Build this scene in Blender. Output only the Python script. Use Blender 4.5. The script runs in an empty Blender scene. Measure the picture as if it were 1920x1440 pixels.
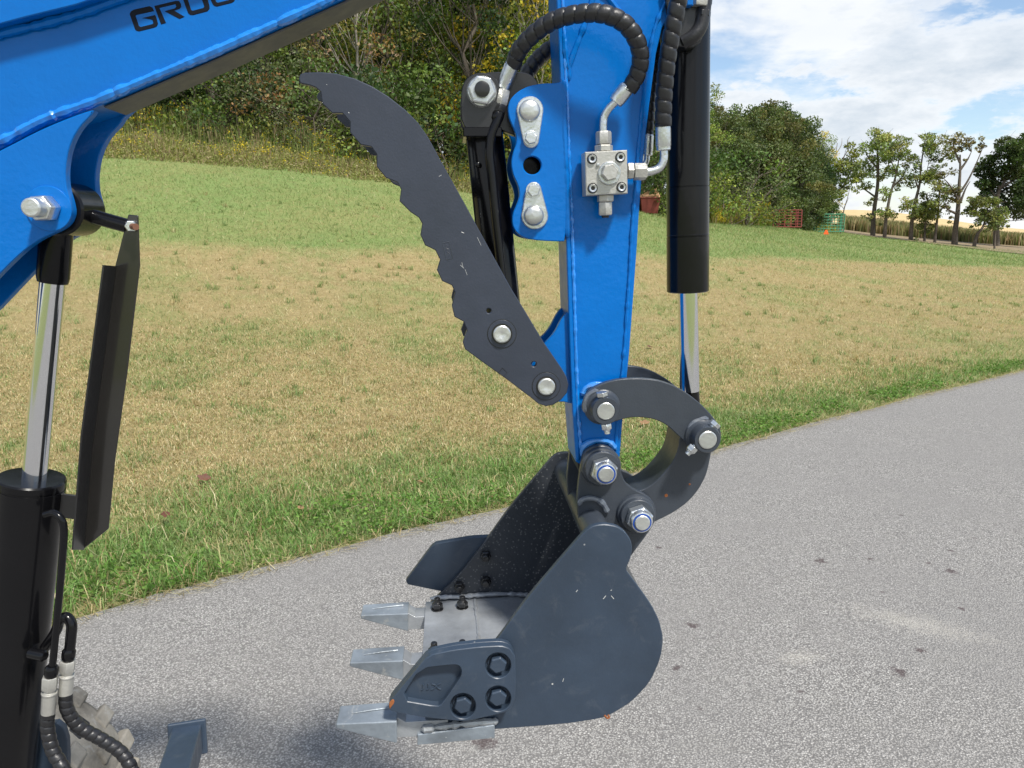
import bpy, bmesh, math, random
import numpy as np
from mathutils import Vector, Matrix, noise
from mathutils.geometry import delaunay_2d_cdt
random.seed(7); RNG = np.random.default_rng(7)
S = bpy.context.scene
R = math.radians
# ------------------------------------------------------------------ camera, sky, sun, exposure
CAM_H, PITCH, FPX = 1.55, R(11.5), 1420.0
cam_d = bpy.data.cameras.new('camera'); cam = bpy.data.objects.new('camera', cam_d); S.collection.objects.link(cam)
cam.location = (0, 0, CAM_H); cam.rotation_euler = (R(90) - PITCH, 0, 0)
cam_d.sensor_width = 36; cam_d.lens = 36 * FPX / 1920; cam_d.clip_start = 0.05; cam_d.clip_end = 3000
S.camera = cam
SUN_EL, SUN_AZ = R(57), R(143)            # azimuth clockwise from +Y (the view direction)
W = bpy.data.worlds.new('World'); S.world = W; W.use_nodes = True
nt = W.node_tree; nt.nodes.clear()
def wn(t, **k):
    n = nt.nodes.new(t)
    for a, b in k.items(): setattr(n, a, b)
    return n
def wmath(op, a, b=None, c=None):
    n = wn('ShaderNodeMath', operation=op)
    for i, v in enumerate((a, b, c)):
        if v is None: continue
        if isinstance(v, (int, float)): n.inputs[i].default_value = v
        else: nt.links.new(v, n.inputs[i])
    return n.outputs[0]
sky = wn('ShaderNodeTexSky', sky_type='NISHITA', sun_disc=False, sun_elevation=SUN_EL, sun_rotation=SUN_AZ, air_density=1.0, dust_density=0.6, ozone_density=1.6)
tc = wn('ShaderNodeTexCoord'); sep = wn('ShaderNodeSeparateXYZ'); nt.links.new(tc.outputs['Generated'], sep.inputs[0])
den = wmath('ADD', wmath('MAXIMUM', sep.outputs[2], 0.0), 0.16)
cx = wmath('DIVIDE', sep.outputs[0], den); cy = wmath('DIVIDE', sep.outputs[1], den)
comb = wn('ShaderNodeCombineXYZ'); nt.links.new(cx, comb.inputs[0]); nt.links.new(cy, comb.inputs[1])
def wnoise(scale, detail, rough, off, stretch=(1, 1, 1), dist=0.0):
    mp = wn('ShaderNodeMapping'); nt.links.new(comb.outputs[0], mp.inputs[0]); mp.inputs['Location'].default_value = off
    mp.inputs['Scale'].default_value = stretch
    n = wn('ShaderNodeTexNoise'); n.inputs['Scale'].default_value = scale; n.inputs['Detail'].default_value = detail
    n.inputs['Roughness'].default_value = rough; n.inputs['Distortion'].default_value = dist
    nt.links.new(mp.outputs[0], n.inputs['Vector']); return n.outputs[0]
n1 = wnoise(0.85, 9, 0.56, (3.1, 1.7, 0.4), (1.0, 0.95, 1), 0.15)
n2 = wnoise(2.1, 8, 0.6, (9.1, 5.2, 2.4), (0.9, 1.1, 1), 0.3)
dens = wmath('ADD', wmath('MULTIPLY', n1, 0.72), wmath('MULTIPLY', n2, 0.28))
mr = wn('ShaderNodeMapRange'); mr.interpolation_type = 'SMOOTHSTEP'
nt.links.new(dens, mr.inputs[0]); mr.inputs[1].default_value = 0.44; mr.inputs[2].default_value = 0.56
shade = wn('ShaderNodeMapRange'); shade.interpolation_type = 'SMOOTHSTEP'
nt.links.new(wnoise(1.5, 7, 0.55, (1.3, 7.7, 3.3), (1, 1.3, 1)), shade.inputs[0]); shade.inputs[1].default_value = 0.36; shade.inputs[2].default_value = 0.62
mp3 = wn('ShaderNodeMapping'); nt.links.new(tc.outputs['Generated'], mp3.inputs[0]); mp3.inputs['Scale'].default_value = (3.2, 3.2, 8.5); mp3.inputs['Location'].default_value = (2.3, 0.4, 1.15)
n3 = wn('ShaderNodeTexNoise'); n3.inputs['Scale'].default_value = 1.0; n3.inputs['Detail'].default_value = 10; n3.inputs['Roughness'].default_value = 0.62; nt.links.new(mp3.outputs[0], n3.inputs['Vector'])
cu = wn('ShaderNodeMapRange'); cu.interpolation_type = 'SMOOTHSTEP'; nt.links.new(n3.outputs[0], cu.inputs[0]); cu.inputs[1].default_value = 0.475; cu.inputs[2].default_value = 0.54
lowz = wn('ShaderNodeMapRange'); lowz.interpolation_type = 'SMOOTHSTEP'; nt.links.new(sep.outputs[2], lowz.inputs[0]); lowz.inputs[1].default_value = 0.42; lowz.inputs[2].default_value = 0.16
cum = wmath('MULTIPLY', cu.outputs[0], lowz.outputs[0])
cmix = wn('ShaderNodeMix', data_type='RGBA'); csh = wn('ShaderNodeMapRange'); nt.links.new(n3.outputs[0], csh.inputs[0]); csh.inputs[1].default_value = 0.66; csh.inputs[2].default_value = 0.50; nt.links.new(wmath('ADD', wmath('MULTIPLY', shade.outputs[0], wmath('SUBTRACT', 1.0, lowz.outputs[0])), wmath('MULTIPLY', csh.outputs[0], lowz.outputs[0])), cmix.inputs[0])
cmix.inputs[6].default_value = (0.55, 0.63, 0.72, 1); cmix.inputs[7].default_value = (0.93, 0.95, 0.97, 1)
bgs = wn('ShaderNodeBackground'); nt.links.new(sky.outputs[0], bgs.inputs[0]); bgs.inputs[1].default_value = 0.125
bgc = wn('ShaderNodeBackground'); nt.links.new(cmix.outputs[2], bgc.inputs[0]); bgc.inputs[1].default_value = 0.80
mix = wn('ShaderNodeMixShader'); out = wn('ShaderNodeOutputWorld')
hzn = wn('ShaderNodeMapRange'); hzn.interpolation_type = 'SMOOTHSTEP'; nt.links.new(sep.outputs[2], hzn.inputs[0]); hzn.inputs[1].default_value = 0.10; hzn.inputs[2].default_value = -0.02; hzn.inputs[3].default_value = 0.0; hzn.inputs[4].default_value = 0.75
nt.links.new(wmath('MAXIMUM', wmath('MAXIMUM', wmath('MULTIPLY', mr.outputs[0], 0.93), wmath('MULTIPLY', cum, 0.95)), hzn.outputs[0]), mix.inputs[0]); nt.links.new(bgs.outputs[0], mix.inputs[1]); nt.links.new(bgc.outputs[0], mix.inputs[2])
nt.links.new(mix.outputs[0], out.inputs[0])
sl = bpy.data.lights.new('sun', 'SUN'); so = bpy.data.objects.new('sun', sl); S.collection.objects.link(so)
sl.energy = 3.9; sl.angle = R(6.0); sl.color = (1.0, 0.955, 0.88)
sdir = Vector((math.sin(SUN_AZ) * math.cos(SUN_EL), math.cos(SUN_AZ) * math.cos(SUN_EL), math.sin(SUN_EL)))
so.rotation_euler = sdir.to_track_quat('Z', 'Y').to_euler(); so.location = sdir * 30
S.view_settings.view_transform = 'Standard'; S.view_settings.look = 'None'
S.view_settings.exposure = 0.45; S.view_settings.gamma = 1.0; S.view_settings.use_curve_mapping = False
S.cycles.max_bounces = 6; S.cycles.transparent_max_bounces = 4

# ------------------------------------------------------------------ measuring: a photograph pixel on a real plane
CP, SP = math.cos(PITCH), math.sin(PITCH)
def ray(px, py):
    x, y = (px - 960) / FPX, (720 - py) / FPX
    return Vector((x, CP + y * SP, -SP + y * CP))
def WP(px, py, d):                       # point at world distance y = d
    v = ray(px, py); k = d / v.y
    return Vector((v.x * k, d, CAM_H + v.z * k))
def GP(px, py, z=0.0):                   # point on level ground
    v = ray(px, py); k = (z - CAM_H) / v.z
    return Vector((v.x * k, v.y * k, z))
TH = R(4.7); CT, ST = math.cos(TH), math.sin(TH)     # the machine stands turned by this angle
BASE = Vector((-0.55, 1.5, 0.0))
def M(px, py, w):                        # point on the machine plane at lateral distance w, machine frame
    v = ray(px, py); a, ww = v.x * CT + v.y * ST, -v.x * ST + v.y * CT
    k = w / ww
    return Vector((a * k, w, CAM_H + v.z * k))
def A(px, py, w):
    p = M(px, py, w); return (p.x, p.z)
def RAD(px, py, r, w):
    return (M(px + r, py, w) - M(px - r, py, w)).length / 2

# ------------------------------------------------------------------ materials
MATS = {}
def newmat(name):
    m = bpy.data.materials.new(name); m.use_nodes = True; MATS[name] = m
    return m, m.node_tree, m.node_tree.nodes['Principled BSDF']
def add(t, typ, **k):
    n = t.nodes.new(typ)
    for a, b in k.items(): setattr(n, a, b)
    return n
def tnoise(t, vec, scale, detail=4, rough=0.5, dist=0.0, dim='3D'):
    n = add(t, 'ShaderNodeTexNoise'); n.inputs['Scale'].default_value = scale; n.inputs['Detail'].default_value = detail
    n.inputs['Roughness'].default_value = rough; n.inputs['Distortion'].default_value = dist
    t.links.new(vec, n.inputs['Vector']); return n.outputs[0]
def ramp(t, fac, stops, interp='LINEAR'):
    n = add(t, 'ShaderNodeValToRGB'); n.color_ramp.interpolation = interp
    e = n.color_ramp.elements
    while len(e) < len(stops): e.new(0.5)
    for i, (p, c) in enumerate(stops):
        e[i].position = p; e[i].color = c if len(c) == 4 else (*c, 1)
    t.links.new(fac, n.inputs[0]); return n.outputs[0]
def mixc(t, fac, a, b, mode='MIX'):
    n = add(t, 'ShaderNodeMix', data_type='RGBA', blend_type=mode)
    for s, v in ((0, fac), (6, a), (7, b)):
        if isinstance(v, (int, float)): n.inputs[s].default_value = v
        elif isinstance(v, tuple): n.inputs[s].default_value = v if len(v) == 4 else (*v, 1)
        else: t.links.new(v, n.inputs[s])
    return n.outputs[2]
def tmath(t, op, a, b=None, clamp=False):
    n = add(t, 'ShaderNodeMath', operation=op); n.use_clamp = clamp
    for i, v in enumerate((a, b)):
        if v is None: continue
        if isinstance(v, (int, float)): n.inputs[i].default_value = v
        else: t.links.new(v, n.inputs[i])
    return n.outputs[0]
def bump(t, b, h, strength, dist):
    n = add(t, 'ShaderNodeBump'); n.inputs['Strength'].default_value = strength; n.inputs['Distance'].default_value = dist
    t.links.new(h, n.inputs['Height']); t.links.new(n.outputs[0], b.inputs['Normal']); return n
def paint(name, col, rough=0.4, coat=0.0, metal=0.0, var=0.12, bscale=350, bstr=0.05, specks=0.0, speckcol=(0.5, 0.5, 0.48), rust=0.0, coatr=0.05, spscale=260, wear=0.0, spec=.5):
    m, t, b = newmat(name)
    g = add(t, 'ShaderNodeTexCoord').outputs['Object']
    n = tnoise(t, g, 9, 5, 0.6)
    c = mixc(t, ramp(t, n, [(0.3, (0, 0, 0)), (0.7, (1, 1, 1))]), tuple(x * (1 - var) for x in col), tuple(min(1, x * (1 + var)) for x in col))
    if wear:
        wn_ = tnoise(t, g, 30, 9, 0.7, 0.6)
        c = mixc(t, ramp(t, wn_, [(0.56, (0, 0, 0)), (0.72, (wear, wear, wear))]), c, (0.42, 0.42, 0.4))
    if specks:
        v = add(t, 'ShaderNodeTexVoronoi'); v.inputs['Scale'].default_value = spscale; t.links.new(g, v.inputs['Vector'])
        sp = ramp(t, v.outputs['Distance'], [(0.14 + (.12 if specks > .3 else 0), (1, 1, 1)), (0.22 + (.16 if specks > .3 else 0), (0, 0, 0))])
        gate = ramp(t, v.outputs['Color'], [(1 - specks, (0, 0, 0)), (min(1, 1.01 - specks), (1, 1, 1))])
        c = mixc(t, mixc(t, 1.0, sp, gate, 'MULTIPLY'), c, speckcol)
    if rust:
        rn = tnoise(t, g, 22, 9, 0.75)
        c = mixc(t, ramp(t, rn, [(0.68 - rust * 0.1, (0, 0, 0)), (0.74 - rust * 0.1, (1, 1, 1))]), c, (0.22, 0.09, 0.03))
    t.links.new(c, b.inputs['Base Color'])
    b.inputs['Metallic'].default_value = metal; b.inputs['Specular IOR Level'].default_value = spec
    rr = tnoise(t, g, 40, 6, 0.6)
    t.links.new(ramp(t, rr, [(0.3, (rough * 0.8,) * 3), (0.75, (min(1, rough * 1.25),) * 3)]), b.inputs['Roughness'])
    b.inputs['Coat Weight'].default_value = coat; b.inputs['Coat Roughness'].default_value = coatr
    nb = tnoise(t, g, bscale, 3, 0.5); nb2 = tnoise(t, g, bscale * 0.12, 3, 0.5)
    hb = tmath(t, 'ADD', nb, tmath(t, 'MULTIPLY', nb2, 2.5))
    bn = bump(t, b, hb, bstr, 0.002); t.links.new(bn.outputs[0], b.inputs['Coat Normal'])
    return m
BLUE = paint('blue_paint', (0.0, 0.132, 0.47), 0.34, 0.22, bscale=160, bstr=0.22, var=0.06, coatr=0.06, spec=.15)
BUCKET = paint('bucket_paint', (0.030, 0.047, 0.074), 0.42, 0.08, specks=0.05, rust=0.0, wear=.06, spscale=140, var=.18, bstr=0.12, bscale=120, coatr=0.3)
THUMB = paint('thumb_paint', (0.029, 0.036, 0.054), 0.40, 0.1, specks=0.035, bstr=0.1, speckcol=(0.6, 0.6, 0.6), coatr=0.25, spscale=150)
LINKM = paint('link_paint', (0.037, 0.045, 0.058), 0.38, 0.15, specks=0.03, rust=0.02, bstr=0.12, coatr=0.2)
INNER = paint('spattered_paint', (0.040, 0.046, 0.056), 0.5, 0.1, specks=0.32, speckcol=(0.13, 0.135, 0.14), bstr=0.3, bscale=180, spscale=210)
WORN = paint('worn_steel', (0.36, 0.38, 0.40), 0.38, 0.1, metal=0.4, specks=0.03, bstr=0.25, rust=0.12, var=0.35, wear=0.7)
TOOTH = paint('tooth_paint', (0.24, 0.275, 0.31), 0.40, 0.15, metal=0.2, bstr=0.6, bscale=70, rust=0.25, var=0.45, wear=0.95, specks=.04)
BLACK = paint('black_gloss', (0.005, 0.005, 0.006), 0.22, 0.15, spec=.22, bstr=0.04, bscale=60, specks=0.015, coatr=0.05)
BLACKS = paint('black_satin', (0.012, 0.012, 0.013), 0.36, 0.3, bstr=0.12, specks=0.03, coatr=0.15)
GUARD = paint('guard_black', (0.014, 0.013, 0.012), 0.22, 0.7, bstr=0.03, bscale=30, specks=0.03, coatr=0.06)
ZINC = paint('zinc_plate', (0.66, 0.68, 0.68), 0.3, 0.0, metal=0.9, var=0.2, bstr=0.3, bscale=220)
STEELC = paint('cast_zinc', (0.50, 0.49, 0.45), 0.42, 0.0, metal=0.55, var=0.12, bstr=0.3, bscale=260, rust=0.0)
PINM = paint('pin_steel', (0.55, 0.56, 0.54), 0.36, 0.0, metal=0.8, var=0.3, bstr=0.5, bscale=120)
CHROME = paint('chrome', (0.80, 0.81, 0.83), 0.10, 0.0, metal=1.0, var=0.02, bstr=0.0)
RUBBER = paint('hose_rubber', (0.014, 0.014, 0.016), 0.42, 0.12, bstr=0.2, bscale=300, coatr=0.3)
SEAL = paint('blue_seal', (0.01, 0.06, 0.30), 0.4)
DARK = paint('near_black', (0.01, 0.01, 0.01), 0.35, 0.3)  # even near-black for recess discs, groove rings, bolts and the arm foot
LETTER = paint('letter_print', (0.008, 0.01, 0.016), 0.5, 0.0, spec=.12)
MUD = paint('dried_mud', (0.22, 0.20, 0.165), 0.9, 0.0, bstr=1.5, wear=.5, bscale=50, var=0.6, specks=0.15, speckcol=(.08, .07, .06), spscale=60)
TYRE = paint('tyre_rubber', (0.02, 0.02, 0.022), 0.7, 0.0, bstr=0.4, bscale=120)
RUSTM = paint('rust', (0.26, 0.085, 0.025), 0.8, var=0.5, bstr=0.6)
SCRATCH = paint('bare_scratch', (0.55, 0.55, 0.53), 0.5, metal=0.3)
LIT_BEAD = paint('lit_blue_bead', (0.004, 0.20, 0.66), 0.2, 0.9, bstr=0.6, bscale=90, coatr=0.04)  # lighter than the blue paint: light on the upward bead, put into the colour
TOUCH = paint('blue_touchup', (0.03, 0.22, 0.62), 0.35, 0.6, bstr=0.5, bscale=120, wear=0.35)
GBEAD = paint('grey_bead', (0.10, 0.115, 0.14), 0.28, 0.4, bstr=0.6, bscale=90, wear=0.3)

# ------------------------------------------------------------------ mesh helpers (machine frame)
COL = S.collection
def ngon_mesh(name, verts, faces, mat, smooth=35, bevel=0.0, base=None, seg=2):
    me = bpy.data.meshes.new(name)
    if base is not None: verts = [(v[0] - base[0], v[1] - base[1], v[2] - base[2]) for v in verts]
    me.from_pydata([tuple(v) for v in verts], [], faces)
    bm = bmesh.new(); bm.from_mesh(me); bmesh.ops.recalc_face_normals(bm, faces=bm.faces); bm.to_mesh(me); bm.free()
    me.materials.append(mat)
    if smooth:
        me.polygons.foreach_set('use_smooth', [True] * len(me.polygons)); me.set_sharp_from_angle(angle=R(smooth))
    o = bpy.data.objects.new(name, me); COL.objects.link(o)
    if bevel:
        b = o.modifiers.new('edge', 'BEVEL'); b.width = bevel; b.segments = seg; b.limit_method = 'ANGLE'; b.angle_limit = R(40); b.harden_normals = True
    return o
def join(*gs):
    V, F = [], []
    for v, f in gs:
        k = len(V); V += list(v); F += [tuple(i + k for i in q) for q in f]
    return V, F
def mk(name, g, mat, parent, bevel=0.0, smooth=35, label=None, seg=2):
    if isinstance(g, Geo): bevel = 0
    o = ngon_mesh(name, g[0], g[1], mat, smooth, bevel, BASE if parent is not None else None, seg)
    if parent is not None: o.parent = parent
    if label: o['label'] = label
    return o
def chaikin(p, n=1, q=0.25, closed=True):
    p = [tuple(x) for x in p]
    for _ in range(n):
        r = []
        rng = range(len(p)) if closed else range(len(p) - 1)
        if not closed: r.append(p[0])
        for i in rng:
            a, b = p[i], p[(i + 1) % len(p)]
            r.append(tuple(a[k] * (1 - q) + b[k] * q for k in range(len(a)))); r.append(tuple(a[k] * q + b[k] * (1 - q) for k in range(len(a))))
        if not closed: r.append(p[-1])
        p = r
    return p
def circ(px, py, r, n=28):
    return [(px + r * math.cos(2 * math.pi * i / n), py + r * math.sin(2 * math.pi * i / n)) for i in range(n)]
def hexp(px, py, r, rot=0):
    return [(px + r * math.cos(rot + math.pi * i / 3), py + r * math.sin(rot + math.pi * i / 3)) for i in range(6)]
def teardrop(c1, r1, c2, r2, n=14):
    d = math.atan2(c2[1] - c1[1], c2[0] - c1[0]); L = math.hypot(c2[0] - c1[0], c2[1] - c1[1])
    be = math.acos((r1 - r2) / L)
    p = [(c1[0] + r1 * math.cos(d + be + (2 * math.pi - 2 * be) * i / n), c1[1] + r1 * math.sin(d + be + (2 * math.pi - 2 * be) * i / n)) for i in range(n + 1)]
    p += [(c2[0] + r2 * math.cos(d - be + 2 * be * i / n), c2[1] + r2 * math.sin(d - be + 2 * be * i / n)) for i in range(n + 1)]
    return p
class Geo(tuple): pass
def _area(l): return sum(l[i][0]*l[(i+1) % len(l)][1] - l[(i+1) % len(l)][0]*l[i][1] for i in range(len(l)))/2
def _inset(l, d):
    o = []; n = len(l)
    for i in range(n):
        a, b, c = Vector(l[i-1]), Vector(l[i]), Vector(l[(i+1) % n])
        e, f = (b-a), (c-b)
        if e.length < 1e-9 or f.length < 1e-9: o.append(tuple(b)); continue
        e.normalize(); f.normalize(); m = Vector((-e.y-f.y, e.x+f.x))
        if m.length < 1e-6: m = Vector((-e.y, e.x))
        m.normalize(); k = d/max(.5, m.dot(Vector((-e.y, e.x)))); p = b + m*k; o.append((p.x, p.y))
    return o
def ext(outer, w0, w1, holes=(), wt=None, ch=.0012):
    """outline traced on plane wt (default w0), extruded from w0 to w1, edges chamfered"""
    wt = w0 if wt is None else wt
    ch = min(ch, abs(w1-w0)*.3)
    loops = [[A(*p, wt) for p in outer]] + [[A(*p, wt) for p in h] for h in holes]
    loops = [l if (_area(l) > 0) == (k == 0) else l[::-1] for k, l in enumerate(loops)]
    ins = [_inset(l, ch) for l in loops]
    flat = [Vector(p) for l in ins for p in l]; E = []; k = 0
    for l in ins: E += [(k+i, k+(i+1) % len(l)) for i in range(len(l))]; k += len(l)
    vo, _, fo_, ov, _, _ = delaunay_2d_cdt(flat, E, [], 0, 1e-7)
    mp = [(o[0] if o else 0) for o in ov]
    def inside(p, l):
        c = False; j = len(l)-1
        for i in range(len(l)):
            if (l[i][1] > p[1]) != (l[j][1] > p[1]) and p[0] < (l[j][0]-l[i][0])*(p[1]-l[i][1])/(l[j][1]-l[i][1])+l[i][0]: c = not c
            j = i
        return c
    tri = []
    for f in fo_:
        q = [sum(vo[i][0] for i in f)/3, sum(vo[i][1] for i in f)/3]
        if inside(q, ins[0]) and not any(inside(q, h) for h in ins[1:]):
            t3 = tuple(mp[i] for i in f)
            if len(set(t3)) == 3: tri.append(t3)
    fi = [p for l in ins for p in l]; fo = [p for l in loops for p in l]; n = len(fo); s_ = 1 if w1 > w0 else -1
    V = [(x, w0, z) for x, z in fi] + [(x, w0+s_*ch, z) for x, z in fo] + [(x, w1-s_*ch, z) for x, z in fo] + [(x, w1, z) for x, z in fi]
    F = [tuple(t) for t in tri] + [tuple(i+3*n for i in reversed(t)) for t in tri]
    k = 0
    for l in loops:
        m = len(l)
        for r in range(3): F += [(r*n+k+i, r*n+k+(i+1) % m, (r+1)*n+k+(i+1) % m, (r+1)*n+k+i) for i in range(m)]
        k += m
    return Geo((V, F))
def frame(d):
    d = Vector(d).normalized(); u = d.orthogonal().normalized(); return d, u, d.cross(u)
def lathe(p0, p1, prof, n=32, cap=True, rot=0.0, up=None):
    """prof: (t metres along the axis from p0, radius)"""
    p0 = Vector(p0); d = (Vector(p1) - p0).normalized()
    u = Vector(up) if up is not None else d.orthogonal(); u = (u - d * u.dot(d)).normalized(); v = d.cross(u)
    V, F = [], []
    for t, r in prof:
        for i in range(n):
            an = rot + 2 * math.pi * i / n
            V.append(tuple(p0 + d * t + (u * math.cos(an) + v * math.sin(an)) * r))
    for k in range(len(prof) - 1):
        for i in range(n):
            j = (i + 1) % n; F.append((k * n + i, k * n + j, (k + 1) * n + j, (k + 1) * n + i))
    if cap:
        F.append(tuple(range(n))); F.append(tuple(range((len(prof) - 1) * n, len(prof) * n)))
    return V, F
WD = Vector((0, 1, 0))
def wlathe(c, w_at, prof, n=36):
    """lathe about the lateral axis through pixel c traced on plane w_at; prof: (w, radius)"""
    p = M(*c, w_at)
    return lathe(Vector((p.x, 0, p.z)), Vector((p.x, 1, p.z)), prof, n)
def hexnut(p0, d, h, r, n=6, rot=0.0, ch=0.12):
    p0 = Vector(p0)
    return lathe(p0, p0 + Vector(d), [(0, r * (1 - ch * .5)), (h * 0.08, r), (h * 0.86, r), (h, r * (1 - ch))], 6, rot=rot)
def whex(c, w_at, w0, w1, r, rot=0.0):
    """hex about the lateral axis; w1<w0 points at the viewer"""
    p = M(*c, w_at); return hexnut((p.x, w0, p.z), (0, w1 - w0, 0), abs(w1 - w0), r, rot=rot)
def catmull(pts, n=10):
    pts = [Vector(p) for p in pts]; P = [pts[0] * 2 - pts[1]] + pts + [pts[-1] * 2 - pts[-2]]; o = []
    for i in range(1, len(P) - 2):
        for k in range(n):
            t = k / n; a, b, c, d = P[i - 1], P[i], P[i + 1], P[i + 2]
            o.append(0.5 * ((2 * b) + (c - a) * t + (2 * a - 5 * b + 4 * c - d) * t * t + (3 * b - a - 3 * c + d) * t ** 3))
    o.append(pts[-1]); return o
def sweep(pts, rad, n=14, cap=True, rfun=None):
    """tube along points; rad a number, list, or rfun(s, angle) in metres"""
    pts = [Vector(p) for p in pts]; m = len(pts)
    V, F = [], []; t0 = (pts[1] - pts[0]).normalized(); u = t0.orthogonal().normalized(); s = 0.0
    for k in range(m):
        t = (pts[min(k + 1, m - 1)] - pts[max(k - 1, 0)]).normalized()
        u = (u - t * u.dot(t)).normalized(); v = t.cross(u)
        if k: s += (pts[k] - pts[k - 1]).length
        for i in range(n):
            an = 2 * math.pi * i / n
            r = rfun(s, an) if rfun else (rad[k] if hasattr(rad, '__len__') else rad)
            V.append(tuple(pts[k] + (u * math.cos(an) + v * math.sin(an)) * r))
    for k in range(m - 1):
        for i in range(n):
            j = (i + 1) % n; F.append((k * n + i, k * n + j, (k + 1) * n + j, (k + 1) * n + i))
    if cap: F.append(tuple(range(n))); F.append(tuple(range((m - 1) * n, m * n)))
    return V, F
def spiral_hose(pts, r, pitch=0.022, n=24):
    c = catmull(pts, 8); L = sum((c[i + 1] - c[i]).length for i in range(len(c) - 1)); k = max(8, int(L / 0.0016))
    # resample
    acc = [0.0]
    for i in range(len(c) - 1): acc.append(acc[-1] + (c[i + 1] - c[i]).length)
    out_ = []; j = 0
    for q in range(k + 1):
        s = L * q / k
        while j < len(acc) - 2 and acc[j + 1] < s: j += 1
        f = (s - acc[j]) / max(1e-9, acc[j + 1] - acc[j]); out_.append(c[j].lerp(c[j + 1], f))
    def rf(s, an):
        x = (s / pitch + an / (2 * math.pi)) % 1.0
        return r * (1.0 - 0.13 * math.exp(-((x - 0.5) / 0.07) ** 2) + 0.05 * math.sin(math.pi * ((x + 0.5) % 1.0)) ** 0.8)
    return sweep(out_, r, n, rfun=rf)
def bead(pts, r, seed=0, n=8, amp=0.35, step=0.004):
    c = catmull(pts, 12); L = sum((c[i + 1] - c[i]).length for i in range(len(c) - 1)); k = max(6, int(L / step))
    acc = [0.0]
    for i in range(len(c) - 1): acc.append(acc[-1] + (c[i + 1] - c[i]).length)
    o = []; j = 0
    for q in range(k + 1):
        s = L * q / k
        while j < len(acc) - 2 and acc[j + 1] < s: j += 1
        f = (s - acc[j]) / max(1e-9, acc[j + 1] - acc[j]); o.append(c[j].lerp(c[j + 1], f))
    rr = [r * (1 + amp * (noise.noise(Vector((q * 0.45, seed * 7.7, 0))) + 0.4 * noise.noise(Vector((q * 1.1, seed * 3.1, 5))))) * (0.4 if q in (0, k) else 1) for q in range(k + 1)]
    return sweep(o, rr, n)
def box(a0, a1, w0, w1, z0, z1):
    V = [(x, y, z) for z in (z0, z1) for y in (w0, w1) for x in (a0, a1)]
    return V, [(0, 1, 3, 2), (4, 5, 7, 6), (0, 1, 5, 4), (2, 3, 7, 6), (0, 2, 6, 4), (1, 3, 7, 5)]
def tag(o, label, cat=None, group=None, kind=None):
    if label: o['label'] = label
    if cat: o['category'] = cat
    if group: o['group'] = group
    if kind: o['kind'] = kind
    return o

# ------------------------------------------------------------------ terrain
def hermite(xk, yk, x):
    xk = np.asarray(xk, float); yk = np.asarray(yk, float)
    d = np.diff(yk) / np.diff(xk); m = np.empty_like(yk); m[1:-1] = (d[:-1] + d[1:]) / 2; m[0] = d[0]; m[-1] = d[-1]
    x = np.clip(x, xk[0], xk[-1]); i = np.clip(np.searchsorted(xk, x) - 1, 0, len(xk) - 2)
    h = xk[i + 1] - xk[i]; t = (x - xk[i]) / h
    return (2*t**3-3*t**2+1)*yk[i] + (t**3-2*t**2+t)*h*m[i] + (-2*t**3+3*t**2)*yk[i+1] + (t**3-t**2)*h*m[i+1]
DIST = [0, 4, 6.5, 10, 14, 20, 25, 35, 48, 65, 80, 110, 200, 320, 700, 2000]
COLS = [  # azimuth in pixels of the photograph's columns at the horizon, heights
    (-400, [0, 0, .12, .55, 1.35, 2.9, 4.3, 6.0, 7.5, 9, 10, 12, 16, 20, 20, 20]),
    (200,  [0, 0, .10, .50, 1.23, 3.0, 4.4, 5.4, 7.0, 8.5, 9.5, 11, 15, 18, 18, 18]),
    (700,  [0, 0, .05, .36, .95, 2.3, 3.42, 4.4, 5.6, 7.0, 8.0, 9.5, 13, 15, 15, 15]),
    (1200, [0, 0, .00, .15, .42, 1.05, 1.55, 2.35, 2.9, 3.2, 3.8, 4.9, 8, 9, 9, 9]),
    (1450, [0, 0, .00, .05, .22, .55, .82, 1.25, 1.65, 2.1, 2.5, 3.3, 6.0, 7, 6, 5]),
    (1640, [0, 0, .00, .02, .08, .22, .36, .52, .68, .85, 1.05, 2.2, 6.1, 4.5, 3, 2]),
    (1920, [0, 0, .00, .00, -.02, -.06, -.10, -.16, -.22, -.30, -.3, 0.1, 1.4, 1.0, 0, 0]),
    (2600, [0, 0, .00, .00, -.05, -.15, -.25, -.45, -.7, -1.0, -1.2, -1.0, -.5, 0, 0, 0]),
]
CAZ = [math.atan2(c - 960, FPX / CP) for c, _ in COLS]
def height(x, y):
    x = np.asarray(x, float); y = np.asarray(y, float)
    az = np.arctan2(x, y); r = np.abs(y) * 1.0
    yy = np.where(y > 0, np.maximum(y, np.hypot(x, y) * 0.72), 0)
    rows = np.stack([hermite(DIST, h, yy) for _, h in COLS], 0)
    azc = np.clip(az, CAZ[0], CAZ[-1]); i = np.clip(np.searchsorted(CAZ, azc) - 1, 0, len(CAZ) - 2)
    ca = np.asarray(CAZ); t = (azc - ca[i]) / (ca[i + 1] - ca[i])
    g = np.take_along_axis
    def row(k): return g(rows, np.clip(k, 0, len(CAZ) - 1)[None], 0)[0]
    p0, p1, p2, p3 = row(i - 1), row(i), row(i + 1), row(i + 2)
    z = 0.5 * (2*p1 + (p2-p0)*t + (2*p0-5*p1+4*p2-p3)*t*t + (3*p1-p0-3*p2+p3)*t**3)
    fade = np.clip((math.pi * 0.62 - np.abs(az)) / 0.6, 0, 1)
    return z * fade
def hz(x, y): return float(height(np.array([x]), np.array([y]))[0])
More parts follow.
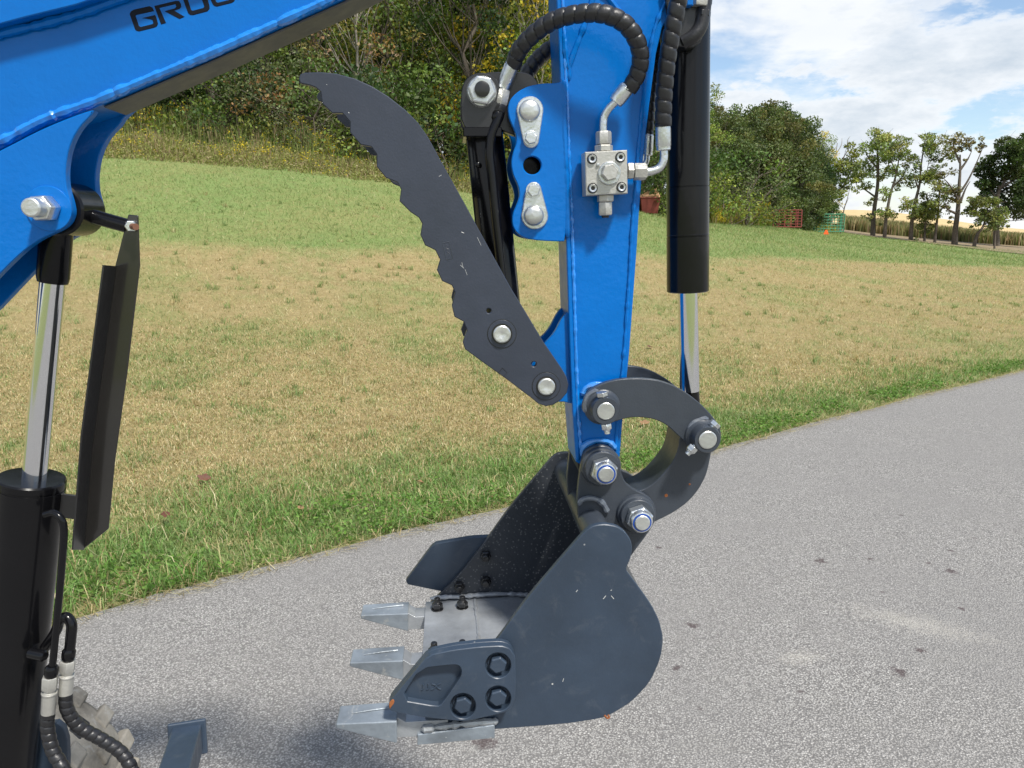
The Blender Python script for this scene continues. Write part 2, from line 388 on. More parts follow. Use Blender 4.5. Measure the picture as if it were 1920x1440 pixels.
# the road's edge against the grass, traced on level ground
EDGE_PX = [(-500, 1330), (-200, 1262), (0, 1205), (140, 1160), (260, 1125), (400, 1090), (510, 1060), (620, 1030), (740, 1000), (850, 975), (950, 950), (1060, 918), (1180, 890), (1350, 842), (1500, 800), (1700, 748), (1920, 694), (2150, 645), (2400, 605)]
ED = [GP(*p) for p in EDGE_PX]
ex = np.array([p.x for p in ED]); ey = np.array([p.y for p in ED])
ex = np.concatenate([[-40, -12], ex, [ex[-1] + 20, ex[-1] + 120]]); ey = np.concatenate([[ey[0] - 9, ey[0] - 1.4], ey, [ey[-1] + 9, ey[-1] + 30]])
def edge_y(x): return np.interp(x, ex, ey)
def vnoise(x, y, s, seed=0.0):           # cheap smooth value noise in numpy
    x = x * s + seed * 17.3; y = y * s + seed * 9.1
    xi, yi = np.floor(x), np.floor(y); fx, fy = x - xi, y - yi; fx = fx*fx*(3-2*fx); fy = fy*fy*(3-2*fy)
    def h(a, b): v = np.sin(a * 127.1 + b * 311.7 + seed * 3.3) * 43758.5453; return v - np.floor(v)
    return (h(xi, yi)*(1-fx) + h(xi+1, yi)*fx)*(1-fy) + (h(xi, yi+1)*(1-fx) + h(xi+1, yi+1)*fx)*fy
def fbm(x, y, s, seed=0.0): return 0.5*vnoise(x,y,s,seed)+0.28*vnoise(x,y,s*2.1,seed+1)+0.15*vnoise(x,y,s*4.3,seed+2)+0.07*vnoise(x,y,s*9,seed+3)
def green(x, y):
    """0 = dry mown grass, 1 = green grass"""
    x = np.asarray(x, float); y = np.asarray(y, float)
    gap = (y - edge_y(x))
    vw = np.interp(x, [-3, -1, 1, 5], [.45, .35, .0, -.25]); verge = 1 - np.clip((gap - vw - .9*fbm(x, y, 0.9, 3)) / 1.3, 0, 1); verge = verge*(.30 + 1.05*fbm(x, y, 2.2, 33))
    bound = np.interp(x / np.maximum(y, 0.1), [-.8, -.5, -.2, .1, .3, .5, .68, 1.2], [13.3, 13.6, 14.5, 17, 21, 27, 35, 45])
    band = np.clip((y + 1.2*(fbm(x, y, 0.35, 5) - .5) - bound) / (0.07 * bound), 0, 1)
    patch = np.clip((fbm(x, y, 0.7, 8) - 0.54) * 2.2, 0, 0.32) + np.clip((fbm(x, y, 3.0, 12) - 0.56) * 3, 0, 0.3)
    return np.clip(np.maximum(np.maximum(verge, band * (0.78 + 0.3*(fbm(x, y, .5, 2)))), patch), 0, 1)

def grid_mesh(name, X, Y, Z, mat, cols=None, flip=False):
    ny, nx = X.shape; me = bpy.data.meshes.new(name)
    co = np.stack([X, Y, Z], -1).reshape(-1, 3).astype(np.float32)
    i = (np.arange(ny - 1)[:, None] * nx + np.arange(nx - 1)[None]).ravel()
    q = np.stack([i, i + 1, i + nx + 1, i + nx], -1)
    if flip: q = q[:, ::-1]
    me.vertices.add(len(co)); me.vertices.foreach_set('co', co.ravel())
    me.loops.add(q.size); me.loops.foreach_set('vertex_index', q.ravel().astype(np.int32))
    me.polygons.add(len(q)); me.polygons.foreach_set('loop_start', (np.arange(len(q)) * 4).astype(np.int32))
    me.polygons.foreach_set('use_smooth', np.ones(len(q), bool))
    if cols is not None:
        at = me.attributes.new('green', 'FLOAT', 'POINT'); at.data.foreach_set('value', cols.ravel().astype(np.float32))
    me.update(); me.validate(); me.materials.append(mat)
    o = bpy.data.objects.new(name, me); COL.objects.link(o); return o

# ground material
m, t, b = newmat('field_turf')
pos = add(t, 'ShaderNodeNewGeometry').outputs['Position']
at = add(t, 'ShaderNodeAttribute', attribute_name='green')
nA = tnoise(t, pos, 3.0, 8, 0.65); nB = tnoise(t, pos, 28, 6, 0.7); nC = tnoise(t, pos, 0.35, 5, 0.6)
dry = mixc(t, ramp(t, nB, [(0.35, (0, 0, 0)), (0.65, (1, 1, 1))]), (0.25, 0.19, 0.085), (0.48, 0.385, 0.20))
grn = mixc(t, ramp(t, nB, [(0.35, (0, 0, 0)), (0.65, (1, 1, 1))]), (0.12, 0.18, 0.05), (0.27, 0.37, 0.13))
gm = tmath(t, 'ADD', at.outputs['Fac'], tmath(t, 'MULTIPLY', tmath(t, 'SUBTRACT', nA, 0.5), 0.9), clamp=True)
c = mixc(t, gm, dry, grn)
c = mixc(t, ramp(t, tnoise(t, pos, 7, 8, .75), [(0.42, (0, 0, 0)), (0.66, (.5, .5, .5))]), c, (0.15, 0.13, 0.05))
c = mixc(t, ramp(t, nC, [(0.4, (0, 0, 0)), (0.7, (0.35, 0.35, 0.35))]), c, (0.30, 0.24, 0.10))
t.links.new(c, b.inputs['Base Color']); b.inputs['Roughness'].default_value = 0.95; b.inputs['Specular IOR Level'].default_value = 0.15
bump(t, b, tmath(t, 'ADD', nB, tmath(t, 'MULTIPLY', nA, 1.5)), 0.7, 0.05)
TURF = m
az = np.concatenate([np.linspace(-math.pi, -0.85, 24)[:-1], np.linspace(-0.85, 0.85, 240), np.linspace(0.85, math.pi, 24)[1:]])
rr = np.concatenate([[0.02], np.geomspace(0.8, 60, 170), np.geomspace(62, 2000, 60)])
AZ, RR = np.meshgrid(az, rr)
GX, GY = np.sin(AZ) * RR, np.cos(AZ) * RR
GZ = height(GX, GY) + 0.012 * (fbm(GX, GY, 2.5, 4) - .5) * np.clip((GY - edge_y(GX)) * 2, 0, 1) + 0.25 * (fbm(GX, GY, .12, 6) - .5) * np.clip((GY - 12) / 30, 0, 1)
ground = grid_mesh('field_ground', GX, GY, GZ, TURF, green(GX, GY), flip=True)
tag(ground, 'sloping field of mown grass, dry near the road and green beyond', kind='structure')
def gz(x, y):
    x = np.atleast_1d(np.asarray(x, float)); y = np.atleast_1d(np.asarray(y, float))
    return height(x, y) + 0.012*(fbm(x, y, 2.5, 4)-.5)*np.clip((y-edge_y(x))*2, 0, 1) + 0.25*(fbm(x, y, .12, 6)-.5)*np.clip((y-12)/30, 0, 1)
def gz1(x, y): return float(gz(x, y)[0])

# asphalt
m, t, b = newmat('worn_asphalt')
pos = add(t, 'ShaderNodeNewGeometry').outputs['Position']
v1 = add(t, 'ShaderNodeTexVoronoi'); v1.inputs['Scale'].default_value = 150; t.links.new(pos, v1.inputs['Vector'])
v2 = add(t, 'ShaderNodeTexVoronoi'); v2.inputs['Scale'].default_value = 330; t.links.new(pos, v2.inputs['Vector'])
hs = add(t, 'ShaderNodeSeparateColor'); t.links.new(v1.outputs['Color'], hs.inputs[0])
hs2 = add(t, 'ShaderNodeSeparateColor'); t.links.new(v2.outputs['Color'], hs2.inputs[0])
c = ramp(t, hs.outputs[0], [(0.0, (.24, .23, .215)), (0.4, (.36, .345, .322)), (0.75, (.45, .432, .405)), (0.92, (.56, .54, .505)), (1, (.85, .82, .76))])
c2 = ramp(t, hs2.outputs[1], [(0.0, (.25, .24, .223)), (0.7, (.42, .405, .38)), (1, (.64, .62, .58))])
c = mixc(t, 0.45, c, c2)
c = mixc(t, ramp(t, v1.outputs['Distance'], [(0.35, (0, 0, 0)), (0.62, (.75, .75, .75))]), c, (.11, .105, .10))
nl = tnoise(t, pos, 1.3, 6, 0.6); nm = tnoise(t, pos, 9, 5, 0.6)
c = mixc(t, ramp(t, nl, [(0.36, (.5, .5, .5)), (0.64, (0, 0, 0))]), c, (.25, .24, .228))
c = mixc(t, ramp(t, nm, [(0.5, (0, 0, 0)), (0.8, (.3, .3, .3))]), c, (.30, .29, .26))
spots = [(1072, 1048, .018), (1540, 1054, .03), (1632, 1050, .016), (1785, 1074, .03), (1298, 1175, .028), (1270, 1256, .020), (1312, 1331, .014), (1803, 1144, .018), (1726, 1222, .02), (1685, 1263, .03), (910, 1395, .035), (1782, 1034, .016), (1690, 968, .014), (1826, 1011, .014), (1235, 1029, .016), (1742, 1058, .014), (1655, 1112, .012), (1500, 1300, .012), (560, 1180, .012)]
wob = tnoise(t, pos, 45, 4, 0.6)
dmin = None
for (sx, sy, sr) in spots:
    g = GP(sx, sy); vm = add(t, 'ShaderNodeVectorMath', operation='DISTANCE'); t.links.new(pos, vm.inputs[0]); vm.inputs[1].default_value = (g.x, g.y, 0)
    dd = tmath(t, 'DIVIDE', vm.outputs['Value'], sr * 1.15); dmin = dd if dmin is None else tmath(t, 'MINIMUM', dmin, dd)
dmin = tmath(t, 'ADD', dmin, tmath(t, 'MULTIPLY', tmath(t, 'SUBTRACT', wob, 0.5), 2.4))
c = mixc(t, ramp(t, dmin, [(0.45, (.7, .7, .7)), (0.95, (0, 0, 0))]), c, (.06, .035, .037))
for (p, sx, sy, ang) in ((GP(1720, 1172), .16, .05, -.5), (GP(1500, 1235), .05, .03, .2)):   # pale chalky scuffs
    mp = add(t, 'ShaderNodeMapping', vector_type='TEXTURE'); t.links.new(pos, mp.inputs[0]); mp.inputs['Location'].default_value = p; mp.inputs['Rotation'].default_value = (0, 0, ang); mp.inputs['Scale'].default_value = (sx * 2, sy * 2, 1)
    ln = add(t, 'ShaderNodeVectorMath', operation='LENGTH'); t.links.new(mp.outputs[0], ln.inputs[0])
    f = tmath(t, 'ADD', ln.outputs['Value'], tmath(t, 'MULTIPLY', tmath(t, 'SUBTRACT', tnoise(t, pos, 60, 6, .7), .5), 3.0))
    c = mixc(t, ramp(t, f, [(0.0, (.30, .30, .30)), (1.0, (0, 0, 0))]), c, (.62, .58, .50))
t.links.new(c, b.inputs['Base Color']); b.inputs['Roughness'].default_value = 0.85; b.inputs['Specular IOR Level'].default_value = 0.3
hh = tmath(t, 'SUBTRACT', tmath(t, 'MULTIPLY', hs.outputs[1], 0.5), v1.outputs['Distance'])
bump(t, b, tmath(t, 'ADD', hh, tmath(t, 'MULTIPLY', hs2.outputs[2], .4)), 0.8, 0.005)
ASPH = m
xs = np.concatenate([np.linspace(-40, -4, 30)[:-1], np.linspace(-4, 8, 700), np.linspace(8, 120, 60)[1:]])
yo = edge_y(xs) + 0.035 * (fbm(xs, xs * 0, 3.0, 1) - .5) * 2 + 0.015 * (fbm(xs, xs * 0, 14, 2) - .5) * 2
ts = np.linspace(0, 1, 60)[:, None] ** 1.5
TX = np.broadcast_to(xs, (60, len(xs))); TY = yo[None] * (1 - ts) + (-6 - 0 * xs)[None] * ts
road = grid_mesh('asphalt_driveway', TX, TY, np.full(TX.shape, 0.006) - 0.004 * (ts < 1e-6), ASPH, flip=True)
tag(road, 'grey weathered asphalt driveway curving along the grass', kind='structure')

# ------------------------------------------------------------------ vegetation
def col_mat(name, rough=0.7, trans=0.35):
    m, t, b = newmat(name)
    at = add(t, 'ShaderNodeAttribute', attribute_name='Col')
    d = add(t, 'ShaderNodeBsdfPrincipled'); b.inputs['Roughness'].default_value = rough; b.inputs['Specular IOR Level'].default_value = 0.3
    t.nodes.remove(d)
    t.links.new(at.outputs['Color'], b.inputs['Base Color'])
    tr = add(t, 'ShaderNodeBsdfTranslucent'); t.links.new(mixc(t, 1.0, at.outputs['Color'], (1.25, 1.3, 0.75), 'MULTIPLY'), tr.inputs[0])
    mx = add(t, 'ShaderNodeMixShader'); mx.inputs[0].default_value = trans
    t.links.new(b.outputs[0], mx.inputs[1]); t.links.new(tr.outputs[0], mx.inputs[2])
    t.links.new(mx.outputs[0], t.nodes['Material Output'].inputs[0]); return m
GRASSM = col_mat('grass_blades', 0.6, 0.3); LEAFM = col_mat('tree_leaves', 0.55, 0.3)
BARK = paint('bark', (0.11, 0.09, 0.07), 0.95, var=0.4, bstr=1.0, bscale=25)
BARKG = paint('pale_bark', (0.30, 0.27, 0.23), 0.9, var=0.3, bstr=0.8, bscale=25)
def fast_mesh(name, V, faces_flat, nper, cols, mat):
    me = bpy.data.meshes.new(name); nf = len(faces_flat) // nper
    me.vertices.add(len(V)); me.vertices.foreach_set('co', V.astype(np.float32).ravel())
    me.loops.add(len(faces_flat)); me.loops.foreach_set('vertex_index', faces_flat.astype(np.int32))
    me.polygons.add(nf); me.polygons.foreach_set('loop_start', (np.arange(nf) * nper).astype(np.int32))
    if cols is not None:
        at = me.attributes.new('Col', 'FLOAT_COLOR', 'POINT'); c4 = np.ones((len(V), 4), np.float32); c4[:, :3] = cols; at.data.foreach_set('color', c4.ravel())
    me.update(calc_edges=True); me.materials.append(mat); return me
def blades(name, x, y, z, h, wd, cols, lean, mat=GRASSM, levels=2):
    n = len(x); an = RNG.uniform(0, 2*np.pi, n); la = RNG.uniform(0, 2*np.pi, n)
    ux, uy = np.cos(an) * wd / 2, np.sin(an) * wd / 2
    lx, ly = np.cos(la) * lean * h, np.sin(la) * lean * h
    if levels == 1:
        V = np.stack([np.stack([x-ux, y-uy, z], -1), np.stack([x+ux, y+uy, z], -1), np.stack([x+lx, y+ly, z+h*np.sqrt(np.clip(1-lean**2*.6, .15, 1))], -1)], 1)
        F = np.arange(n*3); C = np.repeat(cols, 3, 0).reshape(n, 3, 3)
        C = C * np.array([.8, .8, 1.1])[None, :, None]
        return fast_mesh(name, V.reshape(-1, 3), F, 3, C.reshape(-1, 3), mat)
    hm, ht = h*.62, h*np.sqrt(np.clip(1-(lean*.8)**2, .12, 1))
    V = np.stack([np.stack([x-ux, y-uy, z], -1), np.stack([x+ux, y+uy, z], -1),
                  np.stack([x+ux*.8+lx*.3, y+uy*.8+ly*.3, z+hm], -1), np.stack([x-ux*.8+lx*.3, y-uy*.8+ly*.3, z+hm], -1),
                  np.stack([x+lx, y+ly, z+ht], -1)], 1)
    k = np.arange(n)[:, None]*5
    F = np.concatenate([k+0, k+1, k+2, k+0, k+2, k+3, k+3, k+2, k+4], 1)
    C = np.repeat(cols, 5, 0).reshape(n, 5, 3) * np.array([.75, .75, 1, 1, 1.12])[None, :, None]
    return fast_mesh(name, V.reshape(-1, 3), F.ravel(), 3, C.reshape(-1, 3), mat)
STRAW = np.array([(.58, .47, .26), (.52, .40, .21), (.40, .30, .15), (.64, .56, .35), (.40, .37, .17)])
GREENS = np.array([(.16, .26, .07), (.21, .32, .09), (.13, .21, .055), (.27, .36, .13), (.20, .29, .11), (.34, .38, .17)])
def pick(pal, n): return pal[RNG.integers(0, len(pal), n)] * RNG.uniform(.75, 1.2, (n, 1))
def scatter(n, r0, r1, power, azm=0.72):
    u = RNG.uniform(0, 1, n); k = 2 - power
    r = (r0**k + u*(r1**k - r0**k))**(1/k); a = RNG.uniform(-azm, azm, n); return np.sin(a)*r, np.cos(a)*r
def link_stuff(me, name, label):
    o = bpy.data.objects.new(name, me); COL.objects.link(o); tag(o, label, kind='stuff'); return o
# short mown turf, blade by blade near the road, coarser further away
x, y = scatter(470000, 2.2, 10.5, 1.1, .92)
k = (y > edge_y(x) + 0.01) & (RNG.uniform(0, 1, len(x)) < np.clip((10.5-y)/3.5, 0, 1)); x, y = x[k], y[k]; n = len(x)
g = green(x, y); isg = RNG.uniform(0, 1, n) < np.clip(g*.85 + .13, 0, 1)
cols = np.where(isg[:, None], pick(GREENS, n), pick(STRAW, n))
cols = cols * (0.8 + .4*fbm(x, y, 5, 7))[:, None]
h = RNG.uniform(.018, .048, n) * (0.8 + .9*g*RNG.uniform(.3, 1, n)) * (0.6 + .9*fbm(x, y, 6, 9)); dy = y - edge_y(x); h *= np.clip(dy*8 + .3, .3, 1)
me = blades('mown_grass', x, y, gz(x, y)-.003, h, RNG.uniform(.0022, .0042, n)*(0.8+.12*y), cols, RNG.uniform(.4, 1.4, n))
link_stuff(me, 'mown_grass', 'short mixed straw coloured and green blades of the mown field near the driveway')
x, y = scatter(560000, 6.0, 80, 1.62, .90)
k = (y > edge_y(x) + .02) & (y < 68) & (RNG.uniform(0, 1, len(x)) < np.clip((y-6)/3.5, 0, 1)); x, y = x[k], y[k]; n = len(x)
g = green(x, y); isg = RNG.uniform(0, 1, n) < np.clip(g*.86 + .10, 0, 1)
cols = np.where(isg[:, None], pick(GREENS, n), pick(STRAW, n)) * (0.82 + .36*fbm(x, y, 1.6, 7))[:, None]
d = np.hypot(x, y)
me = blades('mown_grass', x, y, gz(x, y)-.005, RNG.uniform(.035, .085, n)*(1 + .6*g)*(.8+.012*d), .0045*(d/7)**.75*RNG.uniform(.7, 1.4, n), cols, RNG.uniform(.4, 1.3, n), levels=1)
link_stuff(me, 'field_grass', 'coarser mown grass of the field further up the slope')
cxy = scatter(700, 2.6, 20, 1.3, .74); ck = cxy[1] > edge_y(cxy[0]) + .3; tx, ty_ = cxy[0][ck], cxy[1][ck]
nb_ = 22; x = np.repeat(tx, nb_) + RNG.normal(0, .035, len(tx)*nb_); y = np.repeat(ty_, nb_) + RNG.normal(0, .035, len(tx)*nb_); n = len(x)
tc_g = np.repeat(RNG.uniform(0, 1, len(tx)) < .7, nb_)
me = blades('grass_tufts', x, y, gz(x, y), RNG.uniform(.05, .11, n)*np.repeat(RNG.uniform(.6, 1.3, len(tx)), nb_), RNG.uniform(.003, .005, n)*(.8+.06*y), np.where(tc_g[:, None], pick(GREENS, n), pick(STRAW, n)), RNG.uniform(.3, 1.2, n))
link_stuff(me, 'grass_tufts', 'taller tufts of grass missed by the mower')
# long ragged grass on the verge
def verge_pts(n, x0, x1, d0, d1, pw=1.6):
    x = RNG.uniform(x0, x1, n); dd = d0 + (d1 - d0) * RNG.uniform(0, 1, n)**pw; return x, edge_y(x) + dd
x, y = verge_pts(80000, -2.6, 7, 0.0, 1.3, 1.3)
k = RNG.uniform(0, 1, len(x)) < np.clip((fbm(x, y, 2.6, 21)-.38)*3.4, .05, 1) * np.interp(x, [-2, -.6, .6, 7], [1, .75, .5, .3]) * np.clip(1.25-(y-edge_y(x))/1.2, .2, 1); x, y = x[k], y[k]; n = len(x)
cols = np.where((RNG.uniform(0, 1, n) < .74)[:, None], pick(GREENS*np.array([.8, 1.0, .75]), n), pick(STRAW, n))
tall = np.clip(fbm(x, y, 2.2, 30)*1.6 - .25, .1, 1) * np.interp(x, [-2.5, -1.1, -.4, .6, 3], [1.15, .9, .55, .42, .4])
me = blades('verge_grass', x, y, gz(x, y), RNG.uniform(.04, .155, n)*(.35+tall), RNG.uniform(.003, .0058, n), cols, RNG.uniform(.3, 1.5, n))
link_stuff(me, 'verge_grass', 'long ragged green grass along the driveway edge')
# stray straw litter lying at the asphalt edge
x, y = verge_pts(4200, -2.6, 6, -.10, .06, 1.0); n = len(x)
me = blades('straw_litter', x, y, np.full(n, .010), RNG.uniform(.03, .09, n), RNG.uniform(.002, .004, n), pick(STRAW, n), np.full(n, 1.6), levels=1)
link_stuff(me, 'straw_litter', 'dry straw clippings lying along the asphalt edge')
# broad-leaf clover and weeds in the verge
def leaf_quads(P, size, cols, flat=0.0, aspect=1.6):
    n = len(P); d = RNG.normal(size=(n, 3)); d[:, 2] *= (1-flat); d /= np.linalg.norm(d, axis=1, keepdims=True)+1e-9
    e = RNG.normal(size=(n, 3)); e -= d*(e*d).sum(1, keepdims=True); e /= np.linalg.norm(e, axis=1, keepdims=True)+1e-9
    s = (size*np.ones(n))[:, None]
    V = np.stack([P - d*s*.5, P + e*s*.5/aspect + d*s*.05, P + d*s*.5, P - e*s*.5/aspect + d*s*.05], 1)
    F = np.arange(n*4); return V.reshape(-1, 3), F, np.repeat(cols, 4, 0)
x, y = verge_pts(34000, -2.6, 10, 0.0, .75, 1.2)
k = (fbm(x, y, 2.4, 44) > np.interp(x, [-1, 1, 3], [.50, .53, .57])) & ((y-edge_y(x)) < np.interp(x, [-1, 1.5, 10], [.75, .38, .25])); x, y = x[k], y[k]; n = len(x)
P = np.stack([x, y, gz(x, y) + RNG.uniform(.01, .075, n)], -1)
V, F, C = leaf_quads(P, RNG.uniform(.012, .030, n), pick(np.array([(.09, .19, .03), (.13, .24, .04), (.17, .29, .06)]), n), .6)
link_stuff(fast_mesh('clover', V, F, 4, C, GRASSM), 'clover_weeds', 'low broad leaved clover and weeds in the green verge')

# ---- trees
def tube_np(pts, r0, r1, n=6):
    pts = [Vector(p) for p in pts]; m = len(pts); rad = [r0 + (r1-r0)*(i/(m-1))**.85 for i in range(m)]
    return sweep(pts, rad, n, cap=False)
def tree_wood(name, parts, mat, n=6):
    g = join(*[tube_np(p, a, b_, n) for p, a, b_ in parts])
    me = bpy.data.meshes.new(name); me.from_pydata(g[0], [], g[1]); me.materials.append(mat)
    me.polygons.foreach_set('use_smooth', [True]*len(me.polygons)); return me
def bend(a, b_, k=5, amp=.12, up=.1):
    a, b_ = Vector(a), Vector(b_); L = (b_-a).length; o = []
    off = Vector((random.gauss(0, 1), random.gauss(0, 1), 0))*L*amp
    for i in range(k+1):
        t_ = i/k; o.append(a.lerp(b_, t_) + off*math.sin(math.pi*t_)*.6 + Vector((0, 0, -up*L*math.sin(math.pi*t_)))*(1) + Vector((random.gauss(0, .02), random.gauss(0, .02), 0))*L*(0 < i < k))
    return o
def crown_mesh(name, clumps, per, size, pal, palw=None):
    """clumps: (centre, radius, palette index)"""
    PS, CS, SZ = [], [], []
    for c_, r_, pi_ in clumps:
        n = max(30, int(per*r_*r_)); d = RNG.normal(size=(n, 3)); d /= np.linalg.norm(d, axis=1, keepdims=True)
        rad = RNG.uniform(.25, 1.0, n)**.55
        lump = .75 + .5*np.array([0.5+0.5*noise.noise(Vector(tuple(q*1.9))+Vector(c_)) for q in d[:min(n, 160)]])
        rad *= np.resize(lump, n)
        P = np.array(c_)[None] + d*rad[:, None]*r_*np.array([1.1, 1.1, .8]); PS.append(P)
        base = np.array(pal[pi_ % len(pal)])*random.uniform(.75, 1.5); CS.append(base[None]*RNG.uniform(.6, 1.45, (n, 1))*RNG.uniform(.88, 1.12, (n, 3))); SZ.append(size*RNG.uniform(.6, 1.35, n))  # random clump brightness imitates sunlit and dim leaf clusters in the colour
    V, F, C = leaf_quads(np.concatenate(PS), np.concatenate(SZ), np.concatenate(CS), .1)
    return fast_mesh(name, V, F, 4, C, LEAFM)
def tree_kind(kind, H, spread, nclump, per, size, pal, low=.12, trunk_r=.16, bark=BARK, narrow=1.0, forks=1):
    """a free-standing tree in its own frame, base at the origin"""
    top = Vector((random.uniform(-.5, .5), random.uniform(-.5, .5), H*.9)); tk = bend((0, 0, -.3), top, 9, .03, 0)
    clumps, parts = [], [(tk, trunk_r, trunk_r*.15)]
    for i in range(nclump):
        t_ = low + (1-low)*((i+.5)/nclump); z = H*t_; w = spread*math.sin(math.pi*min(1, (.18+.82*(1-t_)**.75)*.62+.1))*narrow
        a_ = i*2.399+random.uniform(-.5, .5); rr_ = w*random.uniform(.35, 1)
        c_ = Vector((math.cos(a_)*rr_, math.sin(a_)*rr_, z + random.uniform(-.3, .3))) + Vector((top.x, top.y, 0))*t_
        r_ = random.uniform(.38, .85)*(spread/3.0)**.7
        clumps.append((tuple(c_), r_, random.randrange(len(pal))))
        s_ = tk[min(9, max(1, int(9*max(.12, t_-.18))))]; parts.append((bend(s_, c_, 4, .08, .06), trunk_r*.32*(1-t_*.6), .012))
    return tree_wood(kind+'_trunk', parts, bark, 5), crown_mesh(kind+'_crown', clumps, per, size, pal)
def put_tree(kind, meshes, loc, rz, sc, label, cat='tree', group=None, szz=1.0):
    o = bpy.data.objects.new(kind, None); COL.objects.link(o); o.location = loc; o.rotation_euler = (0, 0, rz); o.scale = (sc, sc, sc*szz); o.empty_display_size = .3
    tr = bpy.data.objects.new('trunk', meshes[0]); cr = bpy.data.objects.new('crown', meshes[1])
    for c_ in (tr, cr): COL.objects.link(c_); c_.parent = o
    tag(o, label, cat, group); return o
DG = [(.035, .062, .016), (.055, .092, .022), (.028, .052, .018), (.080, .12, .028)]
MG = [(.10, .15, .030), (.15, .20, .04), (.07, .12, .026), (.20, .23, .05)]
YG = [(.24, .26, .045), (.38, .33, .045), (.17, .22, .04), (.52, .40, .04), (.12, .17, .03)]
PK = [(.26, .17, .10), (.20, .15, .08), (.10, .14, .035), (.30, .21, .12), (.12, .17, .04), (.09, .14, .03)]
OR = [(.32, .19, .07), (.13, .18, .035), (.11, .15, .03), (.30, .26, .08), (.09, .14, .03)]
OLV = [(.085, .115, .040), (.11, .135, .045), (.07, .095, .035), (.14, .135, .045)]
K = {
 'dark': tree_kind('dark', 11, 3.2, 60, 520, .15, DG, .10, .2),
 'dark2': tree_kind('dark2', 13, 3.0, 66, 480, .15, DG + MG[:1], .08, .2),
 'mid': tree_kind('mid', 10, 3.0, 56, 480, .14, MG + DG[:1], .08, .15),
 'yellow': tree_kind('yellow', 10, 2.8, 60, 420, .13, YG, .15, .12, BARKG),
 'pink': tree_kind('pink', 7.5, 2.2, 34, 260, .13, PK, .40, .09, BARKG),
 'orange': tree_kind('orange', 8, 2.4, 46, 340, .13, OR + MG[:2], .2, .12),
 'olive': tree_kind('olive', 8, 2.8, 46, 700, .11, OLV, .05, .16, BARK),
 'oldense': tree_kind('oldense', 8, 3.4, 90, 620, .17, OLV, .04, .2, BARK),
 'dkdense': tree_kind('dkdense', 9, 3.2, 80, 620, .18, DG, .04, .2, BARK),
 'bush': tree_kind('bush', 2.2, 2.0, 16, 560, .10, MG + OLV[:1], .12, .04),
 'bushd': tree_kind('bushd', 2.4, 2.0, 18, 600, .11, DG + MG[:2], .12, .04),
 'busho': tree_kind('busho', 2.0, 1.9, 15, 480, .10, [(.26, .15, .06)] + MG + DG[:1], .12, .04),
 'sedge': tree_kind('sedge', 2.3, 2.1, 18, 640, .07, [(.12, .14, .06), (.15, .17, .075), (.09, .12, .04)], .10, .04),
}
wood = [ # px, distance, kind, scale, label
 (120, 27, 'dark', 1.0, 'dark green tree behind the raised boom cylinder bracket'),
 (235, 29, 'mid', .95, 'green tree rising just behind the boom underside at the wood edge'),
 (330, 27.5, 'dark2', .9, 'dark tree at wood edge above the tallest goldenrod stems'),
 (440, 27, 'dark', .8, 'very dark low branched tree between boom and goldenrod'),
 (530, 30, 'mid', 1.0, 'mid green tree directly left of the thumb tip'),
 (610, 28, 'orange', .85, 'tree with scattered orange leaves behind the tip of the thumb'),
 (690, 27, 'pink', 1.05, 'slender pale trunked tree with fading pink leaves above the thumb'),
 (760, 29, 'orange', .95, 'tree with a bright orange low branch above the thumb curve'),
 (800, 31, 'yellow', 1.05, 'yellowing tree right of the pink leaved one'),
 (870, 28.5, 'dark', .85, 'dark tree behind the thumb cylinder eye'),
 (930, 30, 'yellow', 1.1, 'bright yellow and green tree above the thumb cylinder'),
 (1010, 29, 'yellow', .95, 'yellow topped tree beside the left edge of the arm'),
 (1090, 32, 'mid', 1.1, 'green tree hidden mostly behind the blue arm'),
 (1190, 36, 'dark2', .72, 'dark green tree between the arm and the bucket cylinder'),
 (1275, 40, 'mid', .66, 'green tree behind the black bucket cylinder'),
 (60, 36, 'dark2', 1.3, 'tall dark tree deep in the wood behind the boom'),
 (200, 38, 'dark', 1.4, 'tall wide dark tree deep in the wood at left'),
 (340, 37, 'dark2', 1.35, 'tall dark tree deep in the wood above the boom underside'),
 (480, 39, 'dark', 1.4, 'big dark tree deep in the wood left of the thumb'),
 (590, 36, 'dark2', 1.3, 'tall dark tree in the second row behind the thumb tip'),
 (700, 38, 'dark', 1.4, 'big shaded tree in the second row behind the pink tree'),
 (820, 37, 'dark2', 1.3, 'tall shaded tree in the second row behind the yellowing one'),
 (920, 39, 'dark', 1.4, 'big shaded tree in the second row above the cylinder eye'),
 (1020, 38, 'dark2', 1.35, 'tall shaded tree in the second row beside the arm'),
 (1130, 42, 'dark', 1.15, 'big shaded tree in the second row behind the arm'),
 (1240, 46, 'dark2', .62, 'shaded tree in the second row beside the bucket cylinder'),
 (-90, 28, 'mid', 1.1, 'green tree at the far left end of the wood'),
 (-220, 32, 'dark', 1.3, 'dark tree beyond the left end of the wood'),
]
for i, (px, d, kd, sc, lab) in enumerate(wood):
    x_ = (px - 960)/FPX*d*1.02/CP*CP; put_tree('woodland_tree', K[kd], (x_, d, gz1(x_, d)-.1), i*1.7, sc, lab, 'tree', 'trees of the wood at the field edge')
